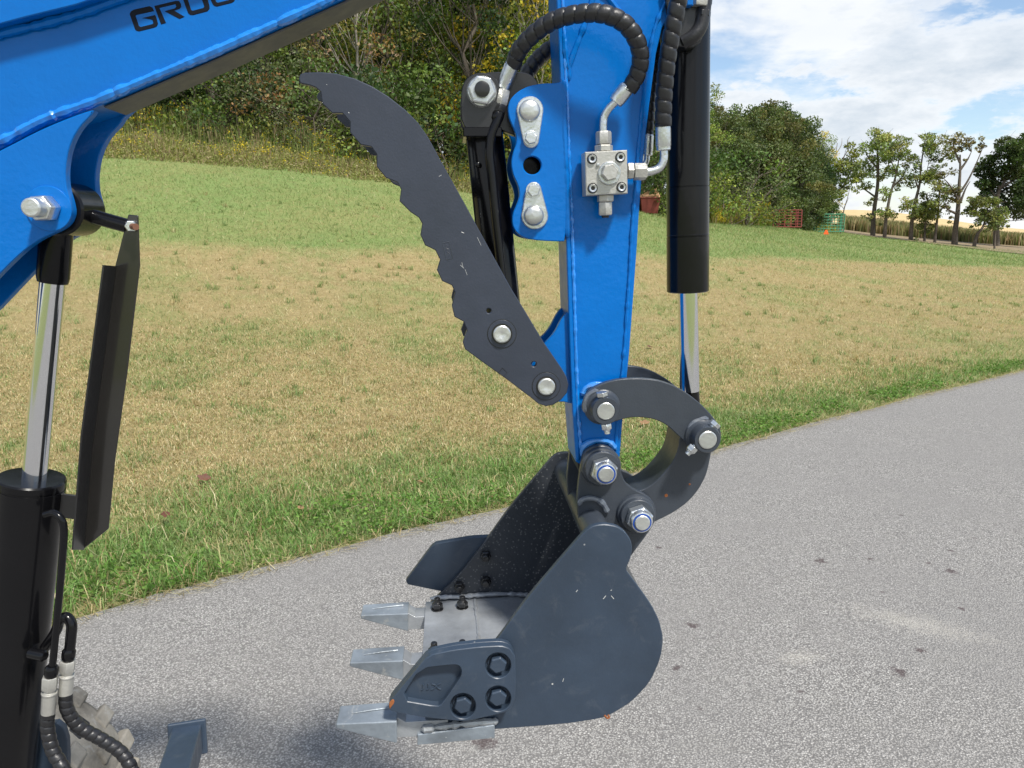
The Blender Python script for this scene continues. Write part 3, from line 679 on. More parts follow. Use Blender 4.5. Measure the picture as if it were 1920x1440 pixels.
bushes = [(150, 25.5, 'bushd', 1.1, 'dark bush at the wood edge behind the boom bracket'), (270, 26, 'busho', 1.0, 'bush with russet leaves behind the goldenrod at left'), (380, 25.6, 'bushd', 1.2, 'dark rounded bush behind the tall goldenrod'), (470, 25.2, 'busho', 1.05, 'bush with orange leaves low at the wood edge'),
          (520, 26, 'sedge', 1.35, 'grey green feathery bush left of the thumb tip'), (600, 25.4, 'sedge', 1.3, 'olive feathery bush beneath the thumb tip'), (680, 26.5, 'bush', 1.3, 'green bush behind the thumb teeth'), (770, 26.5, 'bushd', 1.4, 'dark bush right of the thumb curve'), (850, 26.8, 'bush', 1.3, 'green bush left of the thumb cylinder'),
          (940, 27.5, 'bushd', 1.3, 'dark bush behind the thumb cylinder'), (1030, 28.5, 'busho', 1.3, 'russet bush behind the slotted blue bracket'), (1215, 39, 'bushd', 1.5, 'dark bush behind the red skip of stones'), (1255, 37, 'bush', 1.5, 'green bush beside the red skip behind the cylinder'),
          (1345, 43, 'bush', 1.7, 'bright green bush just right of the bucket cylinder'), (1385, 46, 'sedge', 1.9, 'grey green willowy bush right of the goldenrod clump'), (1408, 50, 'bush', 1.2, 'low green bush left of the red gates')]
for i, (px, d, kd, sc, lab) in enumerate(bushes):
    x_ = (px - 960)/FPX*d; put_tree('wood_edge_bush', K[kd], (x_, d, gz1(x_, d)-.1), i*2.1, sc, lab, 'bush', 'bushes along the wood edge')
far = [(1330, 50, 'oldense', .84, 'olive tree at the right end of the wood touching the bucket cylinder', .98), (1375, 54, 'oldense', .92, 'broad olive brown tree at the right end of the wood', 1.05), (1430, 55, 'oldense', .90, 'full olive tree right of the broad one', 1.05), (1480, 57, 'oldense', .72, 'russet tinged olive tree above the red gates', .95), (1420, 66, 'dkdense', 1.0, 'dark green tree rising behind the olive trees', 1.05), (1468, 67, 'dkdense', .92, 'dark rounded tree top behind the russet tinged one', 1.05),
       (1508, 66, 'yellow', .85, 'thin yellow topped tree left of the bare one', .95), (1508, 62, 'dkdense', .62, 'dark low tree behind the green cage', 1.0), (1350, 62, 'dkdense', .85, 'dark tree seen just behind the olive tree beside the cylinder', 1.0)]
for i, (px, d, kd, sc, lab, szz) in enumerate(far):
    x_ = (px - 960)/FPX*d; put_tree('field_edge_tree', K[kd], (x_, d, gz1(x_, d)-.2), i*1.3+.4, sc, lab, 'tree', None, szz)

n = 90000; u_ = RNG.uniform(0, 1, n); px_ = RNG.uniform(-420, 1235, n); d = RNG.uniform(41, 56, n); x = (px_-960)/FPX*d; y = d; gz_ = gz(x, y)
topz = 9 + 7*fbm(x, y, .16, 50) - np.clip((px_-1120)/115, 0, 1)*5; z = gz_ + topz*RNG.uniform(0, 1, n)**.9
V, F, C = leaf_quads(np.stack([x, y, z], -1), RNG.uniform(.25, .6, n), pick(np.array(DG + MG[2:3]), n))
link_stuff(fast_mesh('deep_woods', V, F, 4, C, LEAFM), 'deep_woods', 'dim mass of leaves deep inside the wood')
# trees of the row, each traced: trunk line, boughs, leaf clumps
def row_tree(name, d, trunk, boughs, clumps, pal, label, r0, leaf=.17, per=95, twigs=4, mat=BARK, cat='tree', rs=1.0):
    b0 = WP(*trunk[0], d); b0.z = gz1(b0.x, b0.y) - .15
    loc = Vector(b0)
    tp = [WP(*p, d) for p in trunk]; tp[0] = Vector(b0)
    r0 = r0*.62
    parts = [([p - loc for p in catmull(tp, 4)], r0, r0*.22)]
    for bo in boughs:
        dz = random.uniform(-.8, .8)*(id(bo) != 0); m_ = len(bo)
        pts = [WP(*p, d) + Vector((0, dz*(i/(m_-1)), 0)) - loc for i, p in enumerate(bo)]
        parts.append((catmull(pts, 4), r0*.42, r0*.08))
    allp = [p for pr in parts for p in pr[0][2:]]
    CL = []
    if per and leaf < .2: clumps = [q for (a_, b_, c_) in clumps for q in ((a_+random.gauss(0, 3), b_+random.gauss(0, 3), c_*random.uniform(.8, 1.15)), (a_+random.gauss(0, 8), b_+random.gauss(0, 8), c_*random.uniform(.45, .8)), (a_+random.gauss(0, 9), b_+random.gauss(0, 9), c_*random.uniform(.35, .7)))]
    for (px, py, rp) in clumps:
        c_ = WP(px, py, d) - loc; r_ = rp/FPX*d*(1.45 if leaf < .2 else 1.35); c_.y += random.uniform(-1.8, 1.8)*min(1.3, r_)
        CL.append((tuple(c_), r_*rs, random.randrange(len(pal))))
        near = min(allp, key=lambda q: (q - c_).length + max(0, q.z - c_.z)*1.2)
        parts.append((bend(near, c_, 3, .1, .02), r0*.13, .012))
        for _ in range(twigs):
            e_ = Vector(c_) + Vector((random.gauss(0, 1), random.gauss(0, 1), abs(random.gauss(0, .8))))*r_*.75
            parts.append((bend(c_, e_, 2, .1, 0), .018, .006))
    wd_ = tree_wood('trunk', parts, mat, 5)
    cr = crown_mesh('crown', CL, per*(4.2 if leaf < .2 else 4.5), leaf*1.15, pal) if CL and per else None
    o = bpy.data.objects.new(name, None); COL.objects.link(o); o.location = loc; o.empty_display_size = .3
    t_ = bpy.data.objects.new('trunk', wd_); COL.objects.link(t_); t_.parent = o
    if cr and leaf: c2 = bpy.data.objects.new('crown', cr); COL.objects.link(c2); c2.parent = o
    tag(o, label, cat, 'trees standing in a row beyond the field' if name == 'row_tree' else None); return o
RP = [(.20, .25, .07), (.25, .28, .08), (.16, .21, .06), (.30, .30, .10)]
RP2 = [(.13, .17, .045), (.19, .21, .06), (.11, .14, .04)]
def cl(*a): return list(a)
row_tree('row_tree', 75, [(1636, 443), (1638, 400), (1645, 350), (1646, 310), (1645, 270), (1648, 245)], [[(1642, 370), (1625, 355), (1612, 345)], [(1646, 340), (1660, 320), (1668, 290)], [(1645, 315), (1630, 295), (1622, 270)]],
         cl((1648, 252, 9), (1636, 262, 10), (1660, 262, 10), (1626, 280, 10), (1650, 280, 11), (1670, 282, 9), (1638, 300, 10), (1662, 302, 10), (1620, 305, 8), (1615, 335, 8), (1630, 325, 8), (1625, 350, 7), (1655, 330, 8), (1668, 318, 8), (1630, 378, 5), (1645, 268, 9), (1632, 408, 6), (1648, 402, 5), (1612, 352, 6), (1658, 372, 5)), RP, 'leftmost tall tree of the row, feathery crown over a straight dark trunk', .42)
row_tree('row_tree', 73, [(1658, 447), (1661, 410), (1668, 370), (1678, 335), (1682, 318), (1688, 280)], [[(1674, 350), (1690, 330), (1698, 300)], [(1680, 325), (1672, 300), (1674, 275)]],
         cl((1690, 262, 8), (1680, 275, 9), (1700, 278, 8), (1672, 290, 8), (1690, 300, 10), (1705, 305, 8), (1676, 318, 9), (1695, 325, 7), (1665, 395, 7), (1676, 400, 6), (1692, 340, 6), (1655, 360, 7), (1650, 400, 6), (1708, 260, 6), (1700, 350, 5)), RP, 'tall tree leaning right, second from the left end of the row', .32)
row_tree('row_tree', 72, [(1707, 453), (1710, 410), (1718, 370), (1724, 345), (1727, 310), (1733, 270)], [[(1722, 355), (1712, 335), (1706, 320)], [(1726, 340), (1740, 325), (1750, 300)]],
         cl((1735, 260, 9), (1748, 262, 9), (1760, 262, 8), (1738, 282, 8), (1755, 285, 9), (1770, 290, 8), (1745, 272, 8), (1718, 330, 9), (1730, 335, 9), (1742, 330, 9), (1754, 335, 8), (1725, 318, 7), (1706, 378, 8), (1696, 385, 8), (1712, 395, 8), (1724, 390, 7), (1700, 398, 6), (1762, 315, 7), (1725, 405, 7), (1780, 292, 6)), RP, 'tall open tree in the middle of the row with a wide leafy top', .36)
row_tree('row_tree', 71.5, [(1733, 455), (1734, 430), (1738, 390), (1738, 362)], [], cl((1738, 366, 6), (1740, 380, 8), (1735, 392, 8), (1743, 402, 8), (1733, 408, 8), (1739, 420, 6), (1735, 434, 5), (1748, 390, 6), (1728, 402, 7)), RP2, 'short ivy wrapped tree in the middle of the row', .22, per=150)
row_tree('row_tree', 71, [(1752, 456), (1756, 420), (1760, 380), (1762, 345), (1763, 325)], [[(1758, 395), (1748, 375), (1745, 360)], [(1759, 400), (1775, 375)]],
         cl((1762, 330, 8), (1770, 350, 8), (1755, 350, 7), (1766, 365, 7), (1778, 370, 7), (1748, 378, 5), (1752, 398, 5), (1768, 392, 5), (1775, 355, 6), (1758, 372, 5)), RP, 'slim half height tree just left of the forked tree', .24)
row_tree('row_tree', 70, [(1789, 461), (1791, 430), (1796, 390), (1798, 350), (1800, 320), (1800, 290)], [[(1797, 365), (1812, 340), (1825, 310), (1840, 270)], [(1797, 375), (1780, 350), (1765, 335)], [(1799, 320), (1812, 300), (1818, 285)], [(1800, 380), (1808, 355), (1815, 340)], [(1800, 305), (1793, 280), (1795, 262)], [(1792, 400), (1775, 392), (1768, 380)]],
         cl((1805, 258, 8), (1815, 262, 7), (1795, 262, 6), (1788, 275, 5), (1825, 272, 5), (1790, 355, 6), (1784, 362, 6), (1775, 325, 6), (1812, 275, 5), (1780, 395, 5), (1795, 378, 4), (1835, 265, 4), (1845, 270, 3), (1787, 372, 5), (1768, 388, 5)), [(.16, .15, .055), (.20, .17, .06), (.14, .13, .04)], 'largest forked tree of the row, half bare with spreading dark boughs', .50, per=70, twigs=6)
row_tree('row_tree', 69, [(1825, 464), (1832, 440), (1843, 425), (1850, 400), (1853, 385)], [[(1846, 415), (1830, 400), (1815, 400)]],
         cl((1850, 382, 9), (1838, 388, 9), (1864, 384, 9), (1828, 398, 8), (1848, 400, 8), (1875, 395, 9), (1862, 405, 8), (1820, 420, 5), (1840, 412, 6), (1815, 400, 6), (1868, 418, 6), (1826, 380, 5), (1880, 410, 5)), RP2 + [(.16, .18, .04)], 'short tree with a sharply leaning trunk near the right end of the row', .30, per=150)
row_tree('row_tree', 68, [(1864, 472), (1866, 440), (1870, 410)], [], cl((1868, 412, 7), (1876, 420, 7), (1862, 424, 6), (1882, 405, 6)), RP2, 'thin young tree beside the big dark one at the right end of the row', .17, per=120)
row_tree('row_tree', 78, [(1868, 462), (1868, 400), (1872, 360), (1895, 320), (1905, 290)], [[(1870, 375), (1850, 340), (1838, 330)], [(1875, 355), (1860, 320), (1858, 290)], [(1880, 350), (1910, 330), (1935, 310)]],
         cl((1900, 268, 13), (1918, 262, 12), (1885, 278, 12), (1870, 288, 13), (1856, 300, 10), (1890, 298, 14), (1912, 288, 14), (1935, 280, 16), (1850, 322, 12), (1870, 318, 14), (1895, 325, 15), (1920, 320, 16), (1945, 320, 18), (1840, 345, 9), (1858, 345, 12), (1880, 350, 14), (1905, 352, 15), (1930, 355, 16), (1848, 365, 8), (1895, 378, 13), (1918, 382, 14), (1940, 385, 14), (1908, 402, 10), (1925, 410, 10), (1880, 372, 9), (1960, 300, 18), (1965, 350, 16), (1845, 308, 6), (1834, 318, 5)), DG + [(.07, .09, .03)], 'big dense dark green tree at the right edge of the photo', .55, leaf=.22, per=150)
row_tree('bare_tree', 70, [(1560, 410), (1562, 370), (1566, 330), (1566, 300), (1570, 268)], [[(1566, 330), (1550, 300), (1538, 275)], [(1566, 315), (1582, 290), (1595, 265)], [(1567, 300), (1560, 280), (1556, 262)], [(1575, 305), (1592, 292), (1605, 270)], [(1548, 300), (1545, 280), (1550, 268)], [(1590, 285), (1588, 265), (1592, 256)], [(1545, 290), (1535, 285), (1532, 275)], [(1567, 290), (1578, 272), (1580, 258)]], [], RP, 'bare grey topped tree standing behind the green cage', .22, per=0, mat=BARKG)
row_tree('row_tree', 64, [(1552, 415), (1550, 385), (1550, 350), (1553, 320)], [[(1552, 385), (1572, 362), (1590, 345), (1608, 335)], [(1551, 365), (1540, 345), (1530, 335)], [(1556, 372), (1580, 350), (1595, 325)], [(1551, 350), (1565, 325), (1575, 312)]],
         cl((1600, 290, 9), (1612, 305, 8), (1590, 305, 9), (1578, 308, 9), (1562, 305, 8), (1570, 325, 9), (1588, 325, 8), (1545, 315, 8), (1532, 330, 9), (1550, 335, 9), (1540, 355, 9), (1558, 355, 8), (1598, 340, 7), (1548, 378, 8), (1530, 360, 8), (1575, 368, 7), (1568, 390, 7), (1540, 400, 8), (1582, 345, 6), (1556, 398, 6), (1612, 330, 6), (1605, 315, 7)), RP2 + YG[:1], 'spreading leafy tree with a thick trunk just behind the green cage', .38, per=120)
row_tree('sapling', 62, [(1577, 420), (1582, 395), (1588, 375), (1593, 355)], [[(1585, 385), (1594, 370)], [(1583, 392), (1576, 380)]], [], RP, 'thin bare sapling leaning right beside the green cage', .11, per=0)
# corn standing beyond the row, goldenrod along the wood
n = 30000; px_ = RNG.uniform(1560, 2250, n); dd = RNG.uniform(84, 97, n)**1.0
x = (px_-960)/FPX*dd; y = dd
z = gz(x, y)
cols = np.where((RNG.uniform(0, 1, n) < .55)[:, None], pick(np.array([(.20, .22, .08), (.16, .18, .07), (.25, .26, .10)]), n), pick(np.array([(.32, .24, .12), (.40, .32, .17), (.25, .17, .09)]), n))
me = blades('corn', x, y, z, RNG.uniform(.8, 1.55, n), RNG.uniform(.07, .18, n), cols, RNG.uniform(.0, .35, n), levels=2)
link_stuff(me, 'standing_corn', 'standing corn turning brown beyond the row of trees')
# brown strip with the shade under the row of trees in its colour + golden hill field
m, t, b = newmat('stubble'); pos = add(t, 'ShaderNodeNewGeometry').outputs['Position']
nn = tnoise(t, pos, .5, 8, .7); t.links.new(ramp(t, nn, [(.3, (.42, .30, .13)), (.7, (.62, .47, .24))]), b.inputs['Base Color']); b.inputs['Roughness'].default_value = 1
STUB = m
m, t, b = newmat('row_shade_soil'); pos = add(t, 'ShaderNodeNewGeometry').outputs['Position']  # brown soil with the trees' shade put into its colour
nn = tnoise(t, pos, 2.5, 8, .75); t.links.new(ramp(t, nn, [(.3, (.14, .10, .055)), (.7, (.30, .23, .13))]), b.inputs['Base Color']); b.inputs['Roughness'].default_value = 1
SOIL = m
def fan(name, px0, px1, d0f, d1f, mat, label, lift):
    PX = np.linspace(px0, px1, 70); T = np.linspace(0, 1, 30)[:, None]
    D = d0f(PX)[None]*(1-T) + d1f(PX)[None]*T; X = (PX[None]-960)/FPX*D
    tag(grid_mesh(name, X, D, gz(X.ravel(), D.ravel()).reshape(X.shape)+lift, mat), label, kind='structure')
fan('hill_field', 1480, 2700, lambda p: 92+0*p, lambda p: 420+0*p, STUB, 'golden cut field on the rise beyond the corn', .25)
fan('tree_row_ground', 1560, 2300, lambda p: np.interp(p, [1560, 1640, 1920, 2300], [72, 69, 57, 50]), lambda p: 84+0*p, SOIL, 'brown ground under the row of trees, their shade put into its colour', .05)
# goldenrod and tall weeds
def weeds(name, n, px0, px1, dfun, depth, h0, h1, label, yellow=.3, pal=GREENS, seed=3):
    px_ = RNG.uniform(px0, px1, n); d = dfun(px_) + RNG.uniform(0, 1, n)**.8*depth; x = (px_-960)/FPX*d; y = d
    fr_ = (d - dfun(px_))/depth; hh_ = RNG.uniform(h0, h1, n)*(.25+1.2*fbm(x, y, .7, seed))*np.clip(.35 + 1.3*fr_ + .5*(fbm(x, y, .5, seed+9)-.5), .2, 1.15); z = gz(x, y)-.03
    c = np.where((RNG.uniform(0, 1, n) < .66)[:, None], pick(pal*.95, n), pick(np.array([(.30, .21, .13), (.24, .16, .10), (.42, .34, .20)]), n))
    me1 = blades(name, x, y, z, hh_, .018*d/25*RNG.uniform(.8, 2.0, n), c, RNG.uniform(0, .28, n), levels=2)
    link_stuff(me1, name, label)
    # leaves and yellow plumes along the stems
    k = RNG.uniform(0, 1, n) < yellow*np.clip((fbm(x, y, .55, seed+4)-.42)*6, 0, 1.6); kx, ky, kz, kh = x[k], y[k], z[k], hh_[k]
    P = np.repeat(np.stack([kx, ky, kz+kh*.93], -1), 8, 0); P = P + RNG.normal(size=P.shape)*np.array([.07, .07, .055])
    V, F, C = leaf_quads(P, RNG.uniform(.03, .075, len(P)), pick(np.array([(.62, .46, .02), (.50, .42, .03), (.70, .55, .04)]), len(P)))
    q = RNG.integers(0, n, n*3); P2 = np.stack([x[q], y[q], z[q]+hh_[q]*RNG.uniform(.15, .9, len(q))], -1) + RNG.normal(size=(len(q), 3))*.05
    V2, F2, C2 = leaf_quads(P2, RNG.uniform(.05, .12, len(q)), pick(pal*.8, len(q)), aspect=3)
    link_stuff(fast_mesh(name+'_plumes', np.concatenate([V, V2]), np.concatenate([F, F2+len(V)]), 4, np.concatenate([C, C2]), LEAFM), 'goldenrod_foliage', label.replace('stems', 'leaves and yellow plumes'))
edge_d = lambda p: np.interp(p, [-300, 200, 430, 700, 900, 1060, 1240, 1330, 1460, 1560], [22.5, 23, 23.2, 24, 26, 27.5, 38, 41, 54, 60])
WD1 = np.array([(.36, .38, .11), (.28, .33, .08), (.46, .44, .15), (.24, .28, .08)])
weeds('goldenrod_stems', 7500, -150, 1060, edge_d, 2.2, .5, 1.25, 'tall goldenrod and weed stems along the foot of the wood', .12, pal=WD1*np.array([.72, .82, .8]))
weeds('low_weeds', 16000, -150, 1060, lambda p: edge_d(p)-1.5, 2.0, .12, .5, 'knee high mixed weed stems where the mown grass meets the wood', .03, pal=np.array([(.32, .34, .10), (.40, .34, .16), (.27, .30, .08)]), seed=8)
weeds('goldenrod_patch_stems', 2600, 1325, 1440, lambda p: edge_d(p)-.2, 3.0, .5, 1.5, 'goldenrod stems right of the bucket cylinder and left of the gates', .85, pal=np.array([(.24, .25, .03), (.30, .28, .03), (.16, .2, .03)]), seed=14)
weeds('gate_weeds', 1500, 1440, 1560, lambda p: np.interp(p, [1440, 1560], [56.5, 61]), 3, .3, 1.0, 'weed stems growing round the red gates and green cage', .4, seed=22)

# ---- things in the field
def simple_part(name, g, mat, parent, bevel=0.0):
    o = ngon_mesh(name, g[0], g[1], mat, 35, bevel); o.parent = parent; return o
GREENP = paint('green_gate_paint', (.06, .26, .15), .5, .1); REDP = paint('red_gate_paint', (.22, .045, .035), .6, rust=.3); WOODM = paint('split_wood', (.55, .33, .18), .85, var=.4, bstr=.8, bscale=20)
ORANGE = paint('orange_marker', (.9, .13, .02), .5)
def panel(parent, L, H, mat, nb=6, nv=3, off=(0, 0, 0), rz=0, tilt=0):
    mt = Matrix.Translation(off) @ Matrix.Rotation(rz, 4, 'Z') @ Matrix.Rotation(tilt, 4, 'X')
    def tf(g): return [tuple(mt @ Vector(v)) for v in g[0]], g[1]
    fr = [(0, 0), (L, 0), (L, H), (0, H), (0, 0)]
    simple_part('panel_frame', tf(join(*[sweep([Vector((a[0], 0, a[1])), Vector((b_[0], 0, b_[1]))], .035, 6) for a, b_ in zip(fr, fr[1:])])), mat, parent)
    for i in range(1, nb): simple_part('rail', tf(sweep([Vector((0, 0, H*i/nb)), Vector((L, 0, H*i/nb))], .024, 6)), mat, parent)
    for i in range(1, nv+1): simple_part('upright', tf(sweep([Vector((L*i/(nv+1), 0, 0)), Vector((L*i/(nv+1), 0, H))], .024, 6)), mat, parent)
def emp(name, loc, label, cat, group=None, rz=0):
    o = bpy.data.objects.new(name, None); COL.objects.link(o); o.location = loc; o.rotation_euler = (0, 0, rz); o.empty_display_size = .3; tag(o, label, cat, group); return o
p = WP(1531, 434, 57); cage = emp('livestock_cage', (p.x, p.y, gz1(p.x, p.y)), 'green tubular steel cage standing at the far field edge', 'cage', rz=-.12)
panel(cage, 1.9, 1.25, GREENP, 6, 3); panel(cage, 1.9, 1.25, GREENP, 6, 3, off=(.15, 1.3, 0)); panel(cage, 1.3, 1.25, GREENP, 6, 1, rz=R(86)); panel(cage, 1.3, 1.25, GREENP, 6, 1, off=(1.9, 0, 0), rz=R(86))
p = WP(1450, 420, 51); rg = emp('gate_panels', (p.x, p.y, gz1(p.x, p.y)), 'rusty red livestock gate panels leaning left of the green cage', 'gates', rz=-.1)
panel(rg, 1.8, 1.1, REDP, 6, 4, tilt=-.15); panel(rg, 1.6, 1.1, REDP, 6, 3, off=(.2, 1.0, 0), tilt=-.1)
p = WP(1549, 438, 50)
mkg = emp('marker_flag', (p.x, p.y, gz1(p.x, p.y)), 'small orange marker triangle in front of the green cage', 'marker')
simple_part('sign_face', ([(-.17, 0, .12), (.17, 0, .12), (.06, 0, .40), (-.06, 0, .40), (-.17, .02, .12), (.17, .02, .12), (.06, .02, .40), (-.06, .02, .40)], [(0, 1, 2, 3), (4, 7, 6, 5), (0, 4, 5, 1), (1, 5, 6, 2), (2, 6, 7, 3), (3, 7, 4, 0)]), ORANGE, mkg)
simple_part('stake', lathe((0, .03, -.1), (0, .03, .3), [(0, .012), (.4, .012)], 8), BLACKS, mkg)
p = WP(1216, 400, 36); skip = emp('red_skip', (p.x, p.y, gz1(p.x, p.y)), 'small dark red skip seen between the arm and the bucket cylinder', 'skip')
def taper(w, d, h, k):
    V = [(-w/2*k, -d/2*k, 0), (w/2*k, -d/2*k, 0), (w/2*k, d/2*k, 0), (-w/2*k, d/2*k, 0), (-w/2, -d/2, h), (w/2, -d/2, h), (w/2, d/2, h), (-w/2, d/2, h)]
    return V, [(0, 3, 2, 1), (4, 5, 6, 7), (0, 1, 5, 4), (1, 2, 6, 5), (2, 3, 7, 6), (3, 0, 4, 7)]
simple_part('tub', taper(.90, .8, .70, .8), REDP, skip, .02)
simple_part('rim', join(*[sweep([Vector(a), Vector(b_)], .025, 6) for a, b_ in (((-.45, -.40, .70), (.45, -.40, .70)), ((.45, -.40, .70), (.45, .40, .70)), ((.45, .40, .70), (-.45, .40, .70)), ((-.45, .40, .70), (-.45, -.40, .70)))]), REDP, skip)
for i, (ox, oy, oz, rz_, ry) in enumerate(((-.24, -.18, .76, .2, .1), (.08, -.22, .77, -.1, -.15), (-.10, -.05, .91, .5, .2), (.32, -.1, .88, .1, 1.1))):
    w_ = ngon_mesh('firewood_log', *[lathe((-.26, 0, 0), (.26, 0, 0), [(0, .105), (.02, .115), (.50, .11), (.52, .10)], 6)][0], WOODM, 0, .01)
    w_.location = (p.x+ox, p.y+oy, skip.location.z+oz); w_.rotation_euler = (0, ry, rz_)
    tag(w_, ['pale split log lying at the left end of the red skip', 'pale split log lying at the middle front of the red skip', 'pale split log lying on top of the others on the red skip', 'pale split log standing steeply at the right end of the red skip'][i], 'log', 'logs heaped on the red skip')
# fallen leaves
m_leaf = paint('dead_leaf', (.12, .045, .025), .7, var=.4); m_leaf2 = paint('dead_leaf_tan', (.26, .15, .07), .7, var=.4)
def dead_leaf(px, py, size, mat, label, lift=.035, rz=0, onroad=False):
    g = GP(px, py); 
    for _ in range(3): g = GP(px, py, gz1(g.x, g.y))
    V, F = [], []; pts = []
    for i in range(16):
        a_ = 2*math.pi*i/16; r_ = size*(.55+.45*abs(math.cos(2.5*a_)))
        pts.append((math.cos(a_)*r_, math.sin(a_)*r_*.75, .25*r_*abs(math.sin(a_))+.1*r_*math.sin(3*a_)))
    V = [(0, 0, 0)] + pts; V += [(x_, y_, z_-.0012) for x_, y_, z_ in V]
    F = [(0, i+1, (i+1) % 16+1) for i in range(16)] + [(17, (i+1) % 16+18, i+18) for i in range(16)] + [(i+1, i+18, (i+1) % 16+18, (i+1) % 16+1) for i in range(16)]
    o = ngon_mesh('fallen_leaf', V, F, mat, 60); o.location = (g.x, g.y, gz1(g.x, g.y)+lift); o.rotation_euler = (random.uniform(.2, .7), random.uniform(-.3, .3), rz)
    tag(o, label, 'leaf', 'dead leaves lying in the grass')
dead_leaf(383, 908, .045, m_leaf, 'dark red dead leaf lying in the dry grass, highest of the leaves beside the guard', .04, .4)
dead_leaf(313, 988, .034, m_leaf, 'small red brown leaf caught in the long verge grass right of the guard foot', .07, 1.4)
dead_leaf(160, 1122, .032, m_leaf, 'brown leaf near the asphalt corner beside the boom cylinder pipes', .03, 2.2)
dead_leaf(563, 968, .026, m_leaf2, 'small tan leaf in green grass left of the bucket', .05, .2)
dead_leaf(1218, 654, .05, m_leaf, 'dark leaf in dry grass between the arm and the chrome rod', .03, .9)
dead_leaf(505, 521, .10, m_leaf2, 'tan leaf at the line where dry and green grass meet', .04, 1.9)
dead_leaf(1208, 802, .045, m_leaf2, 'tan leaf seen through the ring of the bucket links', .04, .1)
dead_leaf(1262, 598, .05, m_leaf2, 'pale leaf in the dry grass beside the chrome rod', .03, 1.1)
dead_leaf(788, 918, .03, m_leaf2, 'orange tan leaf at the verge left of the bucket', .05, 2.8)
# ------------------------------------------------------------------ the excavator
EX = bpy.data.objects.new('mini_excavator', None); COL.objects.link(EX)
EX.location = (BASE.x*CT - BASE.y*ST, BASE.x*ST + BASE.y*CT, 0); EX.rotation_euler = (0, 0, TH); EX.empty_display_size = .3
tag(EX, 'blue mini excavator arm with dark grey toothed bucket and thumb raised over the driveway', 'excavator')
NW, FW = 1.11, 1.19          # near and far faces of arm and boom boxes

# --- boom
boom_out = [(-260, -260), (900, -260), (820, -92), (640, 0), (383, 115), (177, 202), (83, 236), (0, 280), (-260, 420)]
boom = mk('boom', ext(boom_out, NW, FW), BLUE, EX, .003, label='broad glossy blue boom with black lettering and dark underside')
def under_plate():   # dark grey strip closing the underside
    return ext([(740, -50), (640, 0.5), (383, 115.5), (190, 198), (194, 201), (386, 119), (643, 4.5), (744, -46)], NW+.006, FW-.006, wt=NW)
mk('underside_plate', under_plate(), paint('underside_grey', (.072, .073, .079), .5, .1, specks=.01, coatr=.4), boom, 0, label='dark grey underside of the boom')
mk('weld_bead', bead([M(x_, y_, NW-.001) for x_, y_ in ((-120, 325), (0, 266), (83, 223), (177, 189), (280, 146), (383, 104), (500, 52), (640, -12), (820, -100))], .0062, 1, amp=.45), LIT_BEAD, boom)
mk('upper_plate', ext([(-260, -260), (640, -260), (420, -72), (217, -8), (150, 14), (60, 36), (0, 52), (-260, 130)], NW-.024, NW+.002, wt=NW-.012), BLUE, boom, .005)
mk('weld_bead', bead([M(x_, y_, NW-.004) for x_, y_ in ((-160, 116), (0, 64), (75, 46), (150, 25), (225, -2), (420, -68))], .0055, 2, amp=.4), BLUE, boom)
def Z(pts): return [(x_/4+180, y_/4) for x_, y_ in pts]
letters = {
 'letter_g': (Z([(252, 105), (262, 85), (285, 72), (400, 46), (425, 58), (436, 84), (303, 113), (297, 120), (323, 195), (336, 202), (422, 181), (430, 173), (424, 151), (405, 145), (346, 136), (440, 113), (449, 119), (466, 178), (457, 198), (440, 207), (325, 236), (305, 232), (293, 220)]), ()),
 'letter_r': (Z([(437, 45), (600, 6), (625, 8), (637, 30), (640, 50), (627, 68), (588, 80), (666, 126), (628, 143), (514, 84), (592, 62), (602, 50), (596, 32), (476, 60), (526, 173), (488, 184)]), ()),
 'letter_o': (Z([(640, -40), (655, -58), (790, -92), (815, -84), (852, 45), (852, 68), (836, 86), (728, 114), (706, 112), (690, 98)]), [Z([(680, -30), (775, -56), (812, 48), (804, 60), (726, 80), (714, 74)])]),
 'letter_u': (Z([(818, -96), (858, -106), (902, 14), (914, 20), (996, 0), (1002, -10), (966, -130), (1004, -140), (1044, -10), (1038, 10), (1020, 22), (908, 50), (890, 46), (876, 34)]), ()),
}
for nm, (o_, h_) in letters.items(): mk(nm, ext(o_, NW-.0006, NW+.001, h_, wt=NW), LETTER, boom)
br_o = [(177, 203), (173, 214), (147, 240), (130, 273), (122, 313), (123, 350), (132, 378), (136, 400), (128, 420), (110, 433), (80, 445), (47, 467), (0, 512), (-120, 640), (-260, 640), (-260, 410), (0, 283), (83, 239)]
br = chaikin(br_o, 2)
brn = mk('bracket_plate', ext(br, NW-.012, NW+.003, [circ(92, 391, 22)], wt=NW-.012), BLUE, boom, .0025)
br2 = chaikin([(240, 150)] + br_o[:-1] + [(83, 180)], 2)
mk('bracket_plate', ext(br2, FW-.003, FW+.012, wt=NW-.012), BLUE, boom, .0025)
mk('bracket_web', ext([(-260, 500), (0, 352), (60, 300), (64, 306), (0, 362), (-260, 512)], NW, FW, wt=NW), BLUE, boom)
mk('pivot_washer', wlathe((92, 391), NW-.012, [(NW-.0145, .030), (NW-.011, .030)]), BLUE, boom, .001)
mk('pivot_nut', join(whex((92, 391), NW-.012, NW-.0145, NW-.040, RAD(83, 390, 27, 1.07), .35)), ZINC, boom, .0015)
mk('pivot_bolt_end', wlathe((92, 391), NW-.012, [(NW-.060, .0105), (NW-.058, .0125), (NW-.038, .0125)]), PINM, boom, .0008)

